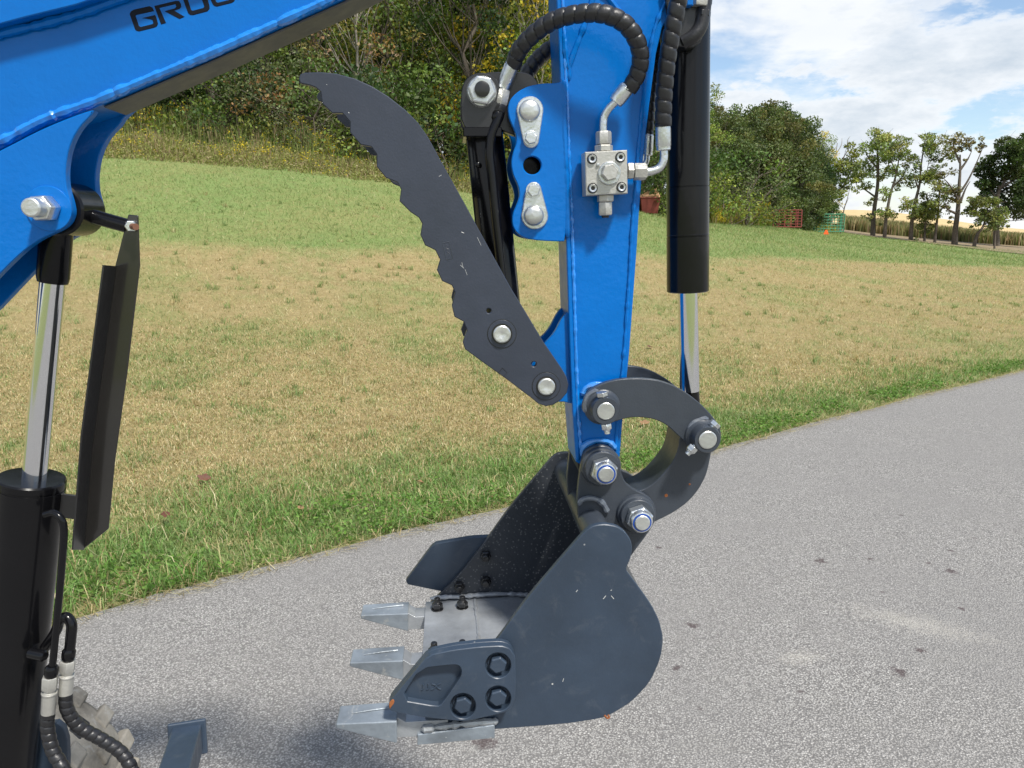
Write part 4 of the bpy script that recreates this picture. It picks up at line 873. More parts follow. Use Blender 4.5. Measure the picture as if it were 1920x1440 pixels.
# --- boom cylinder
rodc = 1.15
cyl = mk('boom_cylinder', lathe(M(60, 895, rodc), M(2, 1470, rodc), [(0, .028), (.0005, .0445), (.003, .0465), (.012, .0465), (.0125, .0455), (.015, .0455), (.0155, .0465), (.60, .0465)], 48), BLACK, EX, label='glossy black boom cylinder barrel at the left edge')
mk('chrome_rod', lathe(M(99, 524, rodc), M(65, 893, rodc), [(0, RAD(90, 600, 22.5, rodc)), (.33, RAD(90, 600, 22.5, rodc))], 48), CHROME, cyl)
mk('rod_neck', lathe(M(106, 430, rodc), M(99, 526, rodc), [(0, .0215), (.068, .0215), (.073, .0205), (.0765, .0195)], 40), BLACK, cyl)
mk('rod_eye', wlathe((92, 391), NW-.012, [(NW+.004, .034), (NW+.007, .037), (FW-.007, .037), (FW-.004, .034)], 40), BLACK, cyl)
mk('grease_boss', lathe(M(137, 372, 1.155), M(150, 352, 1.150), [(0, .008), (.014, .008), (.015, .004), (.02, .004)], 16), BLACK, cyl)
mk('guard_stay', sweep([M(135, 395, 1.15), M(240, 424, 1.145)], .0102, 20), BLACK, cyl, .0008)
mk('guard_tab', ext([(108, 925), (150, 930), (150, 976), (108, 970)], 1.146, 1.150), BLACKS, cyl, .0005)
gd = mk('cylinder_guard', join(ext([(240, 402), (259, 404), (262, 498), (238, 700), (215, 865), (203, 992), (155, 1031), (170, 840), (215, 500)], 1.140, 1.1435)), GUARD, EX, .0006, label='black folded sheet guard beside the boom cylinder')
fl_f = [M(x_, y_, 1.1395) for x_, y_ in ((215, 499), (170, 840), (155, 1031))]; fl_n = [M(x_, y_, 1.100) for x_, y_ in ((192, 497), (151, 815), (134, 1031))]
off_ = Vector((.0025, 0, 0)); fv = fl_f + fl_n + [v + off_ for v in fl_f + fl_n]
mk('guard_flange', (fv, [(0, 1, 4, 3), (1, 2, 5, 4), (6, 9, 10, 7), (7, 10, 11, 8), (0, 3, 9, 6), (2, 8, 11, 5), (3, 4, 10, 9), (4, 5, 11, 10), (0, 6, 7, 1), (1, 7, 8, 2)]), BLACKS, gd)
mk('guard_bolt', join(hexnut(M(246, 424, 1.139), (0.35, -1, 0), .016, .0085, rot=.3)), ZINC, gd, .0006)
mk('bolt_thread', lathe(M(247, 424.5, 1.128), M(262, 426, 1.105), [(0, .0045), (.016, .0045)], 14), paint('rusty_thread', (.16, .07, .04), .7, rust=.6), gd)
def pipe(name, pts, r, mat, parent, n=16): return mk(name, sweep(catmull(pts, 8), r, n), mat, parent)
P1 = pipe('hard_line', [M(84, 965, 1.10), M(100, 962, 1.098), M(114, 972, 1.095), M(120, 995, 1.095), M(116, 1060, 1.095), (M(108, 1150, 1.095)), M(98, 1255, 1.095)], .0052, BLACK, cyl)
P2 = pipe('hard_line', [M(84, 1215, 1.13), M(104, 1185, 1.125), M(112, 1164, 1.12), (M(124, 1157, 1.118)), M(134, 1170, 1.115), M(133, 1195, 1.112), M(128, 1240, 1.11)], .0078, BLACK, cyl)
mk('line_clamp', lathe(M(55, 1224, 1.11), M(92, 1232, 1.098), [(0, .006), (.003, .0085), (.028, .0085), (.03, .006)], 18), BLACK, cyl)
def fitting(pc, px0, px1, r, parent, mats=(ZINC,), kind='hose_fitting'):
    a_, b_ = M(*px0, pc), M(*px1, pc); L = (b_-a_).length
    g = join(hexnut(a_, (b_-a_), L*.34, r*1.12), lathe(a_, b_, [(L*.33, r*.75), (L*.40, r*.75), (L*.41, r*1.08), (L*.45, r*1.08), (L*.46, r*.98), (L*.98, r*.98), (L, r*.85)], 24))
    return mk(kind, g, mats[0], parent, .0005)
mk('line_nut', lathe(M(98, 1248, 1.095), M(95, 1272, 1.095), [(0, .007), (.004, .0098), (.014, .0098), (.019, .008)], 24), BLACK, cyl)
mk('line_nut', lathe(M(130, 1216, 1.11), M(127, 1240, 1.11), [(0, .007), (.004, .0098), (.014, .0098), (.019, .008)], 24), BLACK, cyl)
fitting(1.095, (94, 1268), (90, 1340), .0102, cyl, (STEELC,)); fitting(1.11, (127, 1238), (123, 1304), .0102, cyl, (STEELC,))
mk('hydraulic_hose', spiral_hose([M(90, 1336, 1.095), M(89, 1365, 1.095), M(98, 1405, 1.09), M(118, 1440, 1.08), M(150, 1500, 1.06)], .0098, .0125), RUBBER, EX, label='spiral wrapped black hose dropping from the boom cylinder, nearer the barrel')
mk('hydraulic_hose', spiral_hose([M(123, 1300, 1.11), M(126, 1330, 1.11), M(148, 1362, 1.115), M(190, 1386, 1.12), M(228, 1412, 1.12), M(250, 1450, 1.11), M(262, 1510, 1.10)], .0098, .0125), RUBBER, EX, label='spiral wrapped black hose curling right over the tyre')

# --- arm
arm_o = [(1040, -160), (1043, 0), (1050, 147), (1056, 300), (1062, 470), (1066, 600), (1069, 690), (1073, 770), (1080, 866), (1090, 872), (1160, 860), (1162, 856), (1167, 791), (1180, 660), (1193, 480), (1198, 400), (1207, 283), (1217, 200), (1230, 100), (1241, 53), (1256, 25), (1268, 0), (1330, -160)]
arm = mk('arm', ext(arm_o, NW, FW), BLUE, EX, .0028, label='upright blue dipper arm tapering down to the bucket')
left_l = [(1049, -60), (1052, 0), (1058, 140), (1064, 300), (1071, 470), (1075, 600), (1078, 700), (1082, 790), (1086, 850)]
mk('weld_bead', bead([M(x_+3, y_, NW-.0008) for x_, y_ in left_l], .0030, 3, amp=.6), LIT_BEAD, arm)
mk('edge_strip', ext([(1040, -160), (1043.2, 0), (1050.2, 147), (1056.2, 300), (1062.2, 470), (1066.2, 600), (1069.2, 690), (1073.2, 770), (1080, 862), (1086, 862), (1081, 770), (1077, 690), (1074, 600), (1070, 470), (1064, 300), (1058, 147), (1051, 0), (1048, -160)], NW-.003, NW+.001, wt=NW), BLUE, arm, .001)
right_l = [(1292, -60), (1255, -8), (1236, 30), (1222, 75), (1208, 170), (1198, 270), (1187, 400), (1180, 520), (1170, 660), (1158, 790), (1154, 850)]
mk('weld_bead', bead([M(x_, y_, NW-.0008) for x_, y_ in right_l], .0026, 4, amp=.7), BLUE, arm)
mk('weld_bead', bead([M(x_, y_, NW-.001) for x_, y_ in ((1067, 150), (1069, 120), (1085, 75), (1102, 30), (1118, -30))], .0038, 5, amp=.5), BLUE, arm)
mk('weld_bead', bead([M(x_, y_, NW-.001) for x_, y_ in ((1057, 60), (1060, 100), (1066, 132))], .0042, 6, amp=.5), BLUE, arm)
mk('weld_bead', bead([M(x_, y_, NW-.001) for x_, y_ in ((1128, -20), (1150, 8), (1166, 28))], .0040, 7, amp=.5), BLUE, arm)
mk('touch_up_weld', bead([M(x_, y_, NW-.001) for x_, y_ in ((1092, 742), (1098, 728), (1114, 722), (1132, 721), (1150, 716))], .0042, 8, amp=.6), TOUCH, arm)
mk('touch_up_weld', bead([M(x_, y_, NW-.003) for x_, y_ in ((1090, 855), (1094, 838), (1110, 828), (1128, 826), (1144, 830), (1155, 843))], .0046, 9, amp=.5), TOUCH, arm)
brk = chaikin([(1062, 452), (1062, 152), (1040, 156), (1019, 156), (991, 161), (970, 172), (956, 187), (952, 203), (955, 224), (967, 248), (969, 267), (962, 285), (958, 307), (962, 328), (971, 346), (975, 365), (969, 383), (961, 401), (960, 420), (967, 435), (982, 446), (1007, 451), (1050, 453)], 2, .22)
hole = circ(998, 310, 17, 40)
b1 = mk('slotted_bracket', ext(brk, NW-.008, NW+.004, [hole], wt=NW-.008), BLUE, arm, .0025, label='near scalloped blue bracket with one open hole and two pins')
mk('slotted_bracket', ext(brk, FW-.004, FW+.008, [hole], wt=NW-.008), BLUE, arm, .0025, label='far scalloped blue bracket behind the near one')
mk('weld_bead', bead([M(x_, y_, NW-.004) for x_, y_ in ((1056, 150), (1057, 250), (1062, 350), (1064, 445))], .005, 10, amp=.3), BLUE, arm)
BW = NW-.008
def keeper(c1, r1, c2, r2, pin, rp, bolt):
    mk('pin_keeper', ext(teardrop(c1, r1, c2, r2), BW-.004, BW+.001, wt=BW-.004), ZINC, arm, .0008)
    r_ = RAD(*pin, rp, BW-.01)
    mk('pivot_pin', wlathe(pin, BW-.008, [(BW-.0155, r_*.25), (BW-.015, r_*.55), (BW-.0135, r_*.8), (BW-.011, r_*.95), (BW-.008, r_), (BW-.003, r_)], 32), PINM, arm, label=None)
    mk('keeper_bolt', join(whex(bolt, BW-.006, BW-.0065, BW-.0135, RAD(*bolt, 12, BW), .5), wlathe(bolt, BW-.006, [(BW-.0068, RAD(*bolt, 14, BW)), (BW-.0035, RAD(*bolt, 14, BW))], 24)), ZINC, arm, .0006)
keeper((994, 205), 25, (996, 262), 15, (993, 207), 20, (995, 259)); keeper((1003, 405), 25, (1001, 355), 14, (1001, 404), 19, (1000, 357))
mk('bracket_sleeve', wlathe((998, 310), BW, [(NW+.02, .0165), (FW-.006, .0165), (FW-.006, .0135), (NW+.02, .0135), (NW+.02, .0165)], 32), BLACK, arm)
ear = chaikin([(1078, 575), (1060, 588), (1050, 603), (1040, 624), (1024, 642), (1010, 655), (990, 700), (1000, 745), (1024, 758), (1050, 752), (1078, 758)], 1)
mk('thumb_ear', ext(ear, 1.116, 1.128, wt=1.116), BLUE, arm, .002); mk('thumb_ear', ext(ear, 1.172, 1.184, wt=1.116), BLUE, arm, .002)

# --- valve block
vw0, vw1 = 1.072, 1.104
vb = mk('valve_block', ext([(1097, 285), (1176, 281), (1177, 363), (1099, 367)], vw0, vw1), STEELC, EX, .0012, label='square silver valve block on the face of the arm')
mk('valve_mount', ext([(1104, 290), (1172, 288), (1172, 358), (1106, 360)], vw1, NW+.001, wt=vw1), BLACKS, vb)
for c_ in ((1110, 298), (1163, 295), (1111, 353), (1165, 351)):
    mk('cap_screw', wlathe(c_, vw0, [(vw0-.0005, .0028), (vw0-.0035, .0030), (vw0-.0040, .0050), (vw0-.0030, .0056), (vw0+.001, .0056)], 20), ZINC, vb)
    mk('screw_recess', wlathe(c_, vw0, [(vw0-.0052, .0066), (vw0-.0008, .0066)][:0] or [(vw0-.0006, .0072), (vw0+.0006, .0072)], 24), DARK, vb)
mk('valve_cap', wlathe((1142, 325), vw0, [(vw0-.004, .0150), (vw0-.003, .0158), (vw0+.001, .0158)], 36), ZINC, vb, .0005)
mk('cap_bolt', whex((1141, 324), vw0, vw0-.004, vw0-.013, .0120, .5), STEELC, vb, .0008)
mk('detent_ball', wlathe((1121, 309), vw0, [(vw0-.003, .0012), (vw0-.002, .0024), (vw0+.001, .0024)], 12), ZINC, vb)
VC = 1.088
def hexbar(p0, p1, r, parent, mat=STEELC, nm='hose_fitting', rot=0.3):
    p0, p1 = Vector(p0), Vector(p1); mk(nm, hexnut(p0, p1-p0, (p1-p0).length, r, rot=rot), mat, parent, .0008)
hexbar(M(1132, 284, VC), M(1132, 272, VC), .0130, vb); hexbar(M(1132, 271, VC), M(1131.5, 246, VC), .0112, vb, rot=.1)
pipe('elbow_pipe', [M(1131, 250, VC), M(1131, 236, VC), M(1133, 219, VC), M(1142, 203, 1.085), M(1154, 191, 1.082)], .0056, ZINC, vb)
hexbar(M(1176, 321, VC), M(1187, 321, VC), .0120, vb, rot=.2); hexbar(M(1188, 322, VC), M(1212, 322, VC), .0122, vb, rot=0.0)
pipe('elbow_pipe', [M(1208, 322, VC), M(1222, 321, VC), M(1236, 315, VC), M(1244, 301, VC), M(1245, 280, VC)], .0058, ZINC, vb)
hexbar(M(1135, 366, VC), M(1135, 379, VC), .0122, vb, rot=.2); hexbar(M(1135, 379, VC), M(1135, 404, VC), .0106, vb, rot=.4)
mk('plug_tip', lathe(M(1135, 403, VC), M(1135, 407, VC), [(0, .006), (.004, .005)], 16), DARK, vb)
def sleeve(p0, p1, r, parent):
    p0, p1 = Vector(p0), Vector(p1); L = (p1-p0).length
    V, F = lathe(p0, p1, [(0, r*.72), (L*.03, r*.9), (L*.10, r*.92), (L*.13, r), (L*.8, r*1.0), (L*.84, r*.94), (L*.97, r*.94), (L, r*.8)], 12)
    mk('crimp_sleeve', (V, F), ZINC, parent, .0004)
# --- hoses on the arm
H1 = mk('hydraulic_hose', spiral_hose([M(962, 122, 1.115), M(975, 92, 1.10), M(1003, 62, 1.085), (M(1040, 38, 1.07)), M(1085, 26, 1.055), (M(1130, 26, 1.045)), M(1168, 42, 1.045), M(1192, 72, 1.05), M(1201, 108, 1.06), M(1194, 142, 1.07), M(1178, 168, 1.078)], .0113, .0145), RUBBER, EX, label='spiral wrapped black hose looping over the face of the arm')
sleeve(M(961, 118, 1.115), M(943, 167, 1.12), .0105, H1); hexbar(M(943, 168, 1.12), M(937, 198, 1.12), .0112, H1, rot=.2)
sleeve(M(1177, 162, 1.078), M(1153, 193, 1.082), .0112, H1)
H2 = mk('hydraulic_hose', spiral_hose([M(978, 160, 1.20), M(992, 132, 1.20), M(1015, 104, 1.20), M(1045, 84, 1.20), M(1090, 70, 1.21)], .0112, .0138), RUBBER, EX, label='short stretch of black hose passing behind the arm')
H3 = mk('hydraulic_hose', spiral_hose([M(1278, -60, 1.05), M(1272, 0, 1.052), M(1260, 60, 1.058), M(1251, 115, 1.066), M(1245, 180, 1.078), M(1243.5, 236, 1.086)], .0112, .0168), RUBBER, EX, label='spiral wrapped black hose hanging between the arm and the bucket cylinder')
sleeve(M(1243, 232, VC), M(1244, 283, VC), .0108, H3)
H4 = mk('hydraulic_hose', spiral_hose([M(1262, -40, 1.19), M(1248, 30, 1.20), M(1236, 75, 1.20), M(1226, 130, 1.20), M(1218, 190, 1.20), M(1214, 252, 1.20)], .0090, .0138), RUBBER, EX, label='thinner black hose running behind the hanging one')
sleeve(M(1214, 250, 1.20), M(1212, 292, 1.20), .0098, H4)
pipe('elbow_pipe', [M(1212, 292, 1.20), M(1210, 304, 1.20), M(1200, 318, 1.20)], .0055, ZINC, H4)
# --- bucket cylinder
bs_ = (M(1289.5, 546, 1.15) - M(1290, -80, 1.15)).length/.5
bc = mk('bucket_cylinder', lathe(M(1290, -80, 1.15), M(1289.5, 546, 1.15), [(t_*bs_, r_) for t_, r_ in [(0, .0315), (.334, .0315), (.3345, .0307), (.3355, .0307), (.336, .0317), (.409, .0317), (.4095, .0322), (.4105, .0322), (.411, .0310), (.412, .0310), (.4125, .0319), (.4995, .0319), (.501, .030), (.502, .018)]], 56), BLACK, EX, label='thick black bucket cylinder hanging upright on the right')
mk('chrome_rod', lathe(M(1289.5, 540, 1.15), M(1293, 730, 1.15), [(0, RAD(1290, 600, 18, 1.15)), (.163, RAD(1290, 600, 18, 1.15))], 40), CHROME, bc)
mk('rod_end', lathe(M(1292.7, 727, 1.15), M(1297, 800, 1.15), [(0, .0145), (.02, .0150), (.07, .0150)], 32), BLACK, bc)
mk('port_block', ext(chaikin([(1236, -30), (1330, -30), (1326, 22), (1310, 34), (1308, 84), (1290, 96), (1256, 92), (1250, 60)], 1, .15), 1.10, 1.16, wt=1.12), BLACKS, bc, .002)
pipe('port_elbow', [M(1322, -30, 1.10), M(1319, 20, 1.10), M(1314, 48, 1.10), M(1300, 68, 1.10), M(1280, 80, 1.105)], .0100, RUBBER, bc)
hexbar(M(1309, 14, 1.10), M(1312, -14, 1.10), .0150, bc, STEELC); hexbar(M(1318, 32, 1.10), M(1319, 20, 1.10), .0110, bc, BLACKS)
mk('port_plate', ext([(1288, -30), (1300, -30), (1300, 10), (1288, 10)], 1.085, 1.10), BLUE, bc)

# --- thumb
thumb_o = [(560, 147), (563, 139), (571, 136), (602, 135), (631, 138), (665, 147), (696, 161), (727, 180), (759, 205), (784, 230), (802, 256), (821, 291), (843, 331), (871, 381), (915, 462), (958, 540), (988, 589), (1019, 641), (1054, 692), (1062, 706), (1066, 721), (1063, 737), (1052, 750), (1038, 759), (1024, 762), (1009, 757), (997, 747), (947, 709), (913, 685), (872, 655), (867.5, 642), (873, 626), (876, 619), (869, 603), (852, 594), (847, 573), (853, 548), (847, 535), (829, 527), (819, 506), (825, 487), (816, 469), (797, 460), (788, 440), (791.5, 419), (785, 408), (770, 398), (749, 377), (752, 355), (745, 342), (723, 333), (706, 312), (706, 289), (696, 275), (676, 271), (656, 248), (656, 228), (642, 212), (623, 212), (604, 194), (601, 172), (592, 164), (581, 160), (563, 156)]
tho = thumb_o
TW = 1.082
thumb = mk('thumb', ext(tho, TW, TW+.012, [circ(916.5, 583, 4.6, 16), circ(1001, 683, 4.8, 16)]), THUMB, EX, .0012, label='dark grey curved hydraulic thumb with scalloped teeth')
mk('far_plate', ext(tho, TW+.140, TW+.152, [circ(916.5, 583, 4.6, 16), circ(1001, 683, 4.8, 16)], wt=TW), THUMB, thumb, .0012)
mk('cross_tube', join(*[wlathe(c_, TW, [(TW+.013, r_), (TW+.139, r_)], 24) for c_, r_ in (((700, 215), .016), ((800, 340), .016))]), THUMB, thumb)
for c_ in ((941, 626), (1024, 724)):
    mk('bushing_ring', wlathe(c_, TW, [(TW-.0012, .0165), (TW-.0012, .0203), (TW+.001, .0203)], 40), THUMB, thumb, .0004)
    mk('ring_groove', wlathe(c_, TW, [(TW-.0004, .0203), (TW-.0004, .0212), (TW+.001, .0212)], 40), DARK, thumb)
    mk('pin_socket', wlathe(c_, TW, [(TW-.0016, .0150), (TW-.0016, .0001)][::-1] + [(TW+.002, .0150)], 36), DARK, thumb)
    mk('pivot_pin', wlathe(c_, TW, [(TW-.0062, .0030), (TW-.0068, .0045), (TW-.0068, .0110), (TW-.0055, .0126), (TW+.004, .0128)], 36), PINM, thumb)
def rectline(pts, parent, mat, wl, r=.0004, nm='stamp_mark'):
    pp = [M(x_, y_, wl) for x_, y_ in pts]; mk(nm, join(*[sweep([a, b_], r, 5) for a, b_ in zip(pp, pp[1:])]), mat, parent)
rectline([(830, 456), (842, 453), (849, 484), (837, 487), (830, 456)], thumb, LINKM, TW, .0005)
rectline([(834, 460), (838, 459), (836, 465), (841, 467), (838, 472), (843, 475), (840, 481)], thumb, LINKM, TW, .0004)
rectline([(934, 700), (942, 690), (951, 699), (943, 708)], thumb, DARK, TW, .0004)
for a_, b_ in (((863, 497), (870, 503)), ((866, 492), (868, 500)), ((872, 505), (876, 516)), ((865, 435), (870, 437)), ((895, 445), (902, 460)), ((612, 158), (613.5, 159.5)), ((823, 331), (828, 328)), ((653, 211), (655, 212)), ((700, 305), (701, 307))):
    rectline([a_, b_], thumb, SCRATCH, TW+.0001, .0003, 'scratch')
# --- thumb cylinder
tcw = 1.152
tc_ = mk('thumb_cylinder', lathe(M(907, 245, tcw), M(931, 470, tcw), [(-.006, .020), (0, .0265), (.004, .0275), (.30, .0275)], 40), BLACK, EX, label='black thumb cylinder between the thumb and the arm')
eye = chaikin([(866, 250), (864, 180), (868, 155), (882, 140), (903, 135), (924, 141), (938, 158), (941, 185), (941, 250)], 2)
mk('clevis_plate', ext(eye, tcw-.040, tcw-.028), BLACKS, tc_, .0015); mk('clevis_plate', ext(eye, tcw+.028, tcw+.040, wt=tcw-.040), BLACKS, tc_, .0015)
mk('clevis_bridge', ext([(868, 238), (941, 238), (941, 256), (869, 256)], tcw-.043, tcw+.043, wt=tcw-.043), BLACK, tc_, .004)
mk('link_arm', ext(chaikin([(890, 136), (960, 134), (990, 136), (1006, 148), (1013, 170), (1010, 230), (985, 262), (930, 240), (880, 210)], 2), tcw-.026, tcw-.008, wt=tcw-.026), BLACKS, tc_, .0015)
mk('clevis_nut', join(wlathe((903, 172), tcw-.04, [(tcw-.0445, .019), (tcw-.040, .0215)], 30), whex((903, 172), tcw-.04, tcw-.0445, tcw-.056, .0198, .1)), ZINC, tc_, .001)
mk('clevis_bolt', wlathe((903, 172), tcw-.04, [(tcw-.063, .0075), (tcw-.062, .0105), (tcw-.0555, .0105), (tcw-.0555, .0138), (tcw-.050, .0138)], 28), DARK, tc_)
pipe('hard_line', [M(938, 212, 1.115), M(930, 232, 1.113), M(921, 256, 1.112), M(918, 290, 1.112), (M(923, 335, 1.112)), M(929, 400, 1.112), (M(939, 500, 1.112)), M(945, 560, 1.112)], .0068, BLACK, tc_)
hexbar(M(938, 197, 1.12), M(934, 212, 1.118), .0105, tc_, BLACKS); mk('line_collar', lathe(M(934.5, 210, 1.118), M(930, 228, 1.116), [(0, .008), (.004, .0098), (.012, .0088), (.014, .007)], 20), BLACK, tc_)
mk('rivet', wlathe((896, 309), tcw-.0275, [(tcw-.030, .002), (tcw-.029, .0035), (tcw-.026, .004)], 14), BLACK, tc_)

# --- links
lk = chaikin([(1094, 756), (1097, 742), (1108, 730), (1132, 718), (1161, 711), (1196, 709), (1231, 712), (1260, 721), (1289, 737), (1315, 758), (1333, 777), (1344, 791), (1352, 806), (1352, 829), (1341, 847), (1324, 851), (1304, 842), (1289, 832), (1274, 819), (1251, 797), (1228, 786), (1201, 782), (1178, 783), (1152, 791), (1132, 796), (1108, 788), (1097, 774)], 2, .22)
LW = 1.086
link = mk('curved_link', ext(lk, LW, LW+.011), LINKM, EX, .0012, label='near curved grey link joining arm and bucket cylinder')
mk('curved_link', ext(lk, 1.196, 1.207, wt=LW), LINKM, EX, .0012, label='far curved grey link behind the arm')
def boss(c, cf, rb, rc, rp, w0, w1, parent, wf):
    """c on plane w0 flange, cf face centre on plane w1"""
    mk('boss', wlathe(cf, w1, [(w0+.001, RAD(*cf, rb, w0)), (w0-.003, RAD(*cf, rb, w0)*.97), (w0-.007, RAD(*cf, rc, w1)*1.05), (w0-.010, RAD(*cf, rc, w1)), (w1+.0015, RAD(*cf, rc, w1)), (w1, RAD(*cf, rc, w1)*.95), (w1, RAD(*cf, rp, w1)*1.07), (w1+.003, RAD(*cf, rp, w1)*1.07)], 40), LINKM, parent)
    mk('pivot_pin', wlathe(cf, w1, [(w1-.0015, RAD(*cf, rp, w1)*.9), (w1-.0005, RAD(*cf, rp, w1)), (w1+.03, RAD(*cf, rp, w1))], 36), PINM, parent)
boss((1127, 763), (1136, 771), 34, 26, 16.5, LW, 1.058, link, 0)
boss((1315, 814), (1327, 825), 32, 25, 17, LW, 1.058, link, 0)
mk('boss_weld', bead([M(x_, y_, LW-.001) for x_, y_ in ((1100, 775), (1096, 760), (1101, 744), (1112, 735), (1122, 732))], .004, 11, amp=.3), GBEAD, link)
mk('boss_weld', bead([M(x_, y_, LW-.001) for x_, y_ in ((1290, 812), (1294, 799), (1304, 790), (1318, 785), (1328, 785))], .0035, 12, amp=.3), GBEAD, link)
def lockbolt(hd, tl, w, parent):
    a_, b_ = M(*hd, w), M(*tl, w); d_ = (b_-a_).normalized(); L = (b_-a_).length
    mk('lock_bolt', join(hexnut(a_, d_, .007, .0088, rot=.25), lathe(a_, b_, [(.006, .0042), (L, .0042)], 14)), ZINC, parent, .0005)
    mk('lock_nut', join(hexnut(b_-d_*.016, d_, .009, .0082, rot=.4), lathe(b_-d_*.0075, b_, [(0, .0068), (.003, .005)], 14)), ZINC, parent, .0004)
lockbolt((1128, 735), (1139, 813), 1.066, link); lockbolt((1343, 792), (1288, 852), 1.066, link)
hl = chaikin([(1340, 812), (1334, 847), (1331, 864), (1324, 893), (1309, 920), (1289, 943), (1260, 963), (1231, 977), (1205, 990), (1182, 985), (1170, 960), (1180, 930), (1196, 921), (1210, 917), (1228, 905), (1245, 887), (1263, 864), (1272, 841), (1275, 818), (1290, 795), (1320, 790)], 2, .22)
hlk = mk('bucket_tipping_link', ext(hl, 1.108, 1.178), LINKM, EX, .0012, label='thick C shaped grey link from bucket cylinder pin down to bucket')
for i, (x_, y_, r_) in enumerate(((1249, 929, 3.2), (1293, 908, 2))): mk('rust_spot', wlathe((x_, y_), 1.108, [(1.1074, RAD(x_, y_, r_*.8, 1.108)), (1.1079, RAD(x_, y_, r_, 1.108)), (1.109, RAD(x_, y_, r_, 1.108))], 12), RUSTM, hlk)

# --- bucket
side_o = [(783, 1362), (860, 1290), (927, 1207), (992, 1118), (1050, 1050), (1092, 1002), (1100, 994), (1110, 987), (1122, 984), (1136, 983), (1157, 987), (1172, 997), (1183, 1013), (1186, 1029), (1182, 1049), (1173, 1068), (1185, 1084), (1198, 1101), (1222, 1135), (1236, 1163), (1244, 1197), (1239, 1235), (1219, 1280), (1184, 1317), (1150, 1338), (1126, 1348), (1060, 1358), (927, 1368), (800, 1376)]
sd = chaikin(side_o, 1, .2)
bk = mk('bucket', ext(sd, 1.0, 1.010), BUCKET, EX, .0014, label='dark blue grey excavator bucket with three teeth')
mk('far_side', ext(sd, 1.356, 1.366, wt=1.0), INNER, bk, .0012, label='spattered far side plate seen from inside')
shell_o = [(927, 1362), (1060, 1353), (1124, 1343), (1147, 1333), (1181, 1312), (1215, 1276), (1234, 1234), (1239, 1197), (1231, 1165), (1218, 1138), (1194, 1104), (1169, 1072), (1150, 1062)]
shell_i = [(1147, 1068), (1164, 1078), (1189, 1108), (1212, 1142), (1225, 1168), (1232, 1198), (1228, 1232), (1209, 1271), (1176, 1306), (1143, 1326), (1120, 1335), (1060, 1345), (927, 1353)]
mk('shell', ext(shell_o + shell_i, 1.010, 1.356, wt=1.0), INNER, bk, .0005)
lip = ext([(785, 1346), (927, 1333), (1000, 1328), (1060, 1334), (1060, 1348), (927, 1354), (783, 1370)], 1.010, 1.356, wt=1.0)
mk('lip_plate', lip, WORN, bk, .0008, label='bare worn cutting lip between the side plates')
mk('cutting_edge', ext([(783, 1371), (927, 1353), (927, 1378), (783, 1391)], .992, 1.362, wt=1.0), TOOTH, bk, .0012)
mk('weld_bead', bead([M(x_, y_, .996) for x_, y_ in ((790, 1367), (820, 1363), (860, 1358), (900, 1354), (934, 1352))], .0052, 13, amp=.8), WORN, bk)
mk('weld_bead', bead([M(x_, y_, 1.352) for x_, y_ in ((806, 1122), (840, 1119), (870, 1118), (920, 1114), (960, 1114), (995, 1116))], .0042, 14, amp=.6), WORN, bk)
c1_, c2_ = M(906, 1122, 1.30), M(913, 1205, 1.15)
zt = lambda p_: Vector((p_.x, p_.y, A(905, 1334.5, 1.0)[1]))
aw = A(905, 1334.5, 1.0)[0]
mk('weld_bead', bead([Vector((aw, 1.350, zt(c1_).z)), Vector((aw+.002, 1.2, zt(c1_).z)), Vector((aw, 1.1, zt(c1_).z)), Vector((aw, 1.02, zt(c1_).z))], .0030, 15, amp=.6), WORN, bk)
tube_c = M(1131, 1026, 1.0); tr_ = RAD(1131, 1026, 27.5, 1.02)
mk('cross_tube', lathe((tube_c.x, 1.009, tube_c.z), (tube_c.x, 1.357, tube_c.z), [(0, tr_), (.348, tr_)], 40), LINKM, bk, label='round tube joining the top corners of the bucket')
earp = chaikin([(1095, 848), (1110, 838), (1128, 835), (1146, 840), (1158, 853), (1163, 868), (1164, 884), (1172, 905), (1190, 919), (1210, 927), (1225, 940), (1231, 957), (1229, 976), (1219, 995), (1184, 1042), (1160, 1075), (1120, 1075), (1088, 1000), (1082, 944), (1084, 915), (1089, 875)], 1)
mk('hanger_ear', ext(earp, 1.092, 1.104), LINKM, bk, .0012, label='near hanger ear with two locknuts'); mk('hanger_ear', ext(earp, 1.194, 1.206, wt=1.092), LINKM, bk, .0012)
mk('ear_weld', bead([M(x_, y_, 1.089) for x_, y_ in ((1086, 948), (1090, 938), (1103, 934), (1118, 936), (1131, 945), (1140, 962))], .0044, 16, amp=.35), GBEAD, bk)
def earnut(cb, w0=1.092):
    mk('boss', wlathe(cb, w0, [(w0-.0155, .0195), (w0-.0155, .0255), (w0-.014, .0268), (w0-.006, .0272), (w0-.005, .0295), (w0-.001, .031), (w0+.001, .031)], 44), LINKM, bk)
    mk('locknut', join(whex(cb, w0, w0-.0155, w0-.032, .0208, .55), wlathe(cb, w0, [(w0-.040, .0146), (w0-.0395, .0158), (w0-.037, .0172), (w0-.031, .0176)], 36)), ZINC, bk, .0008)
    mk('nylon_ring', wlathe(cb, w0, [(w0-.0404, .0120), (w0-.0406, .0124), (w0-.0406, .0140), (w0-.0398, .0144)], 36), SEAL, bk)
    mk('bolt_end', wlathe(cb, w0, [(w0-.0425, .0060), (w0-.0425, .0105), (w0-.0415, .0118), (w0-.038, .0118)], 30), PINM, bk)
earnut((1126.5, 874)); earnut((1192, 962))
# a near-black block between arm foot and ear
mk('arm_foot', ext([(1082, 862), (1160, 852), (1158, 880), (1140, 905), (1100, 905), (1086, 885)], NW+.004, FW-.004, wt=NW), DARK, arm)
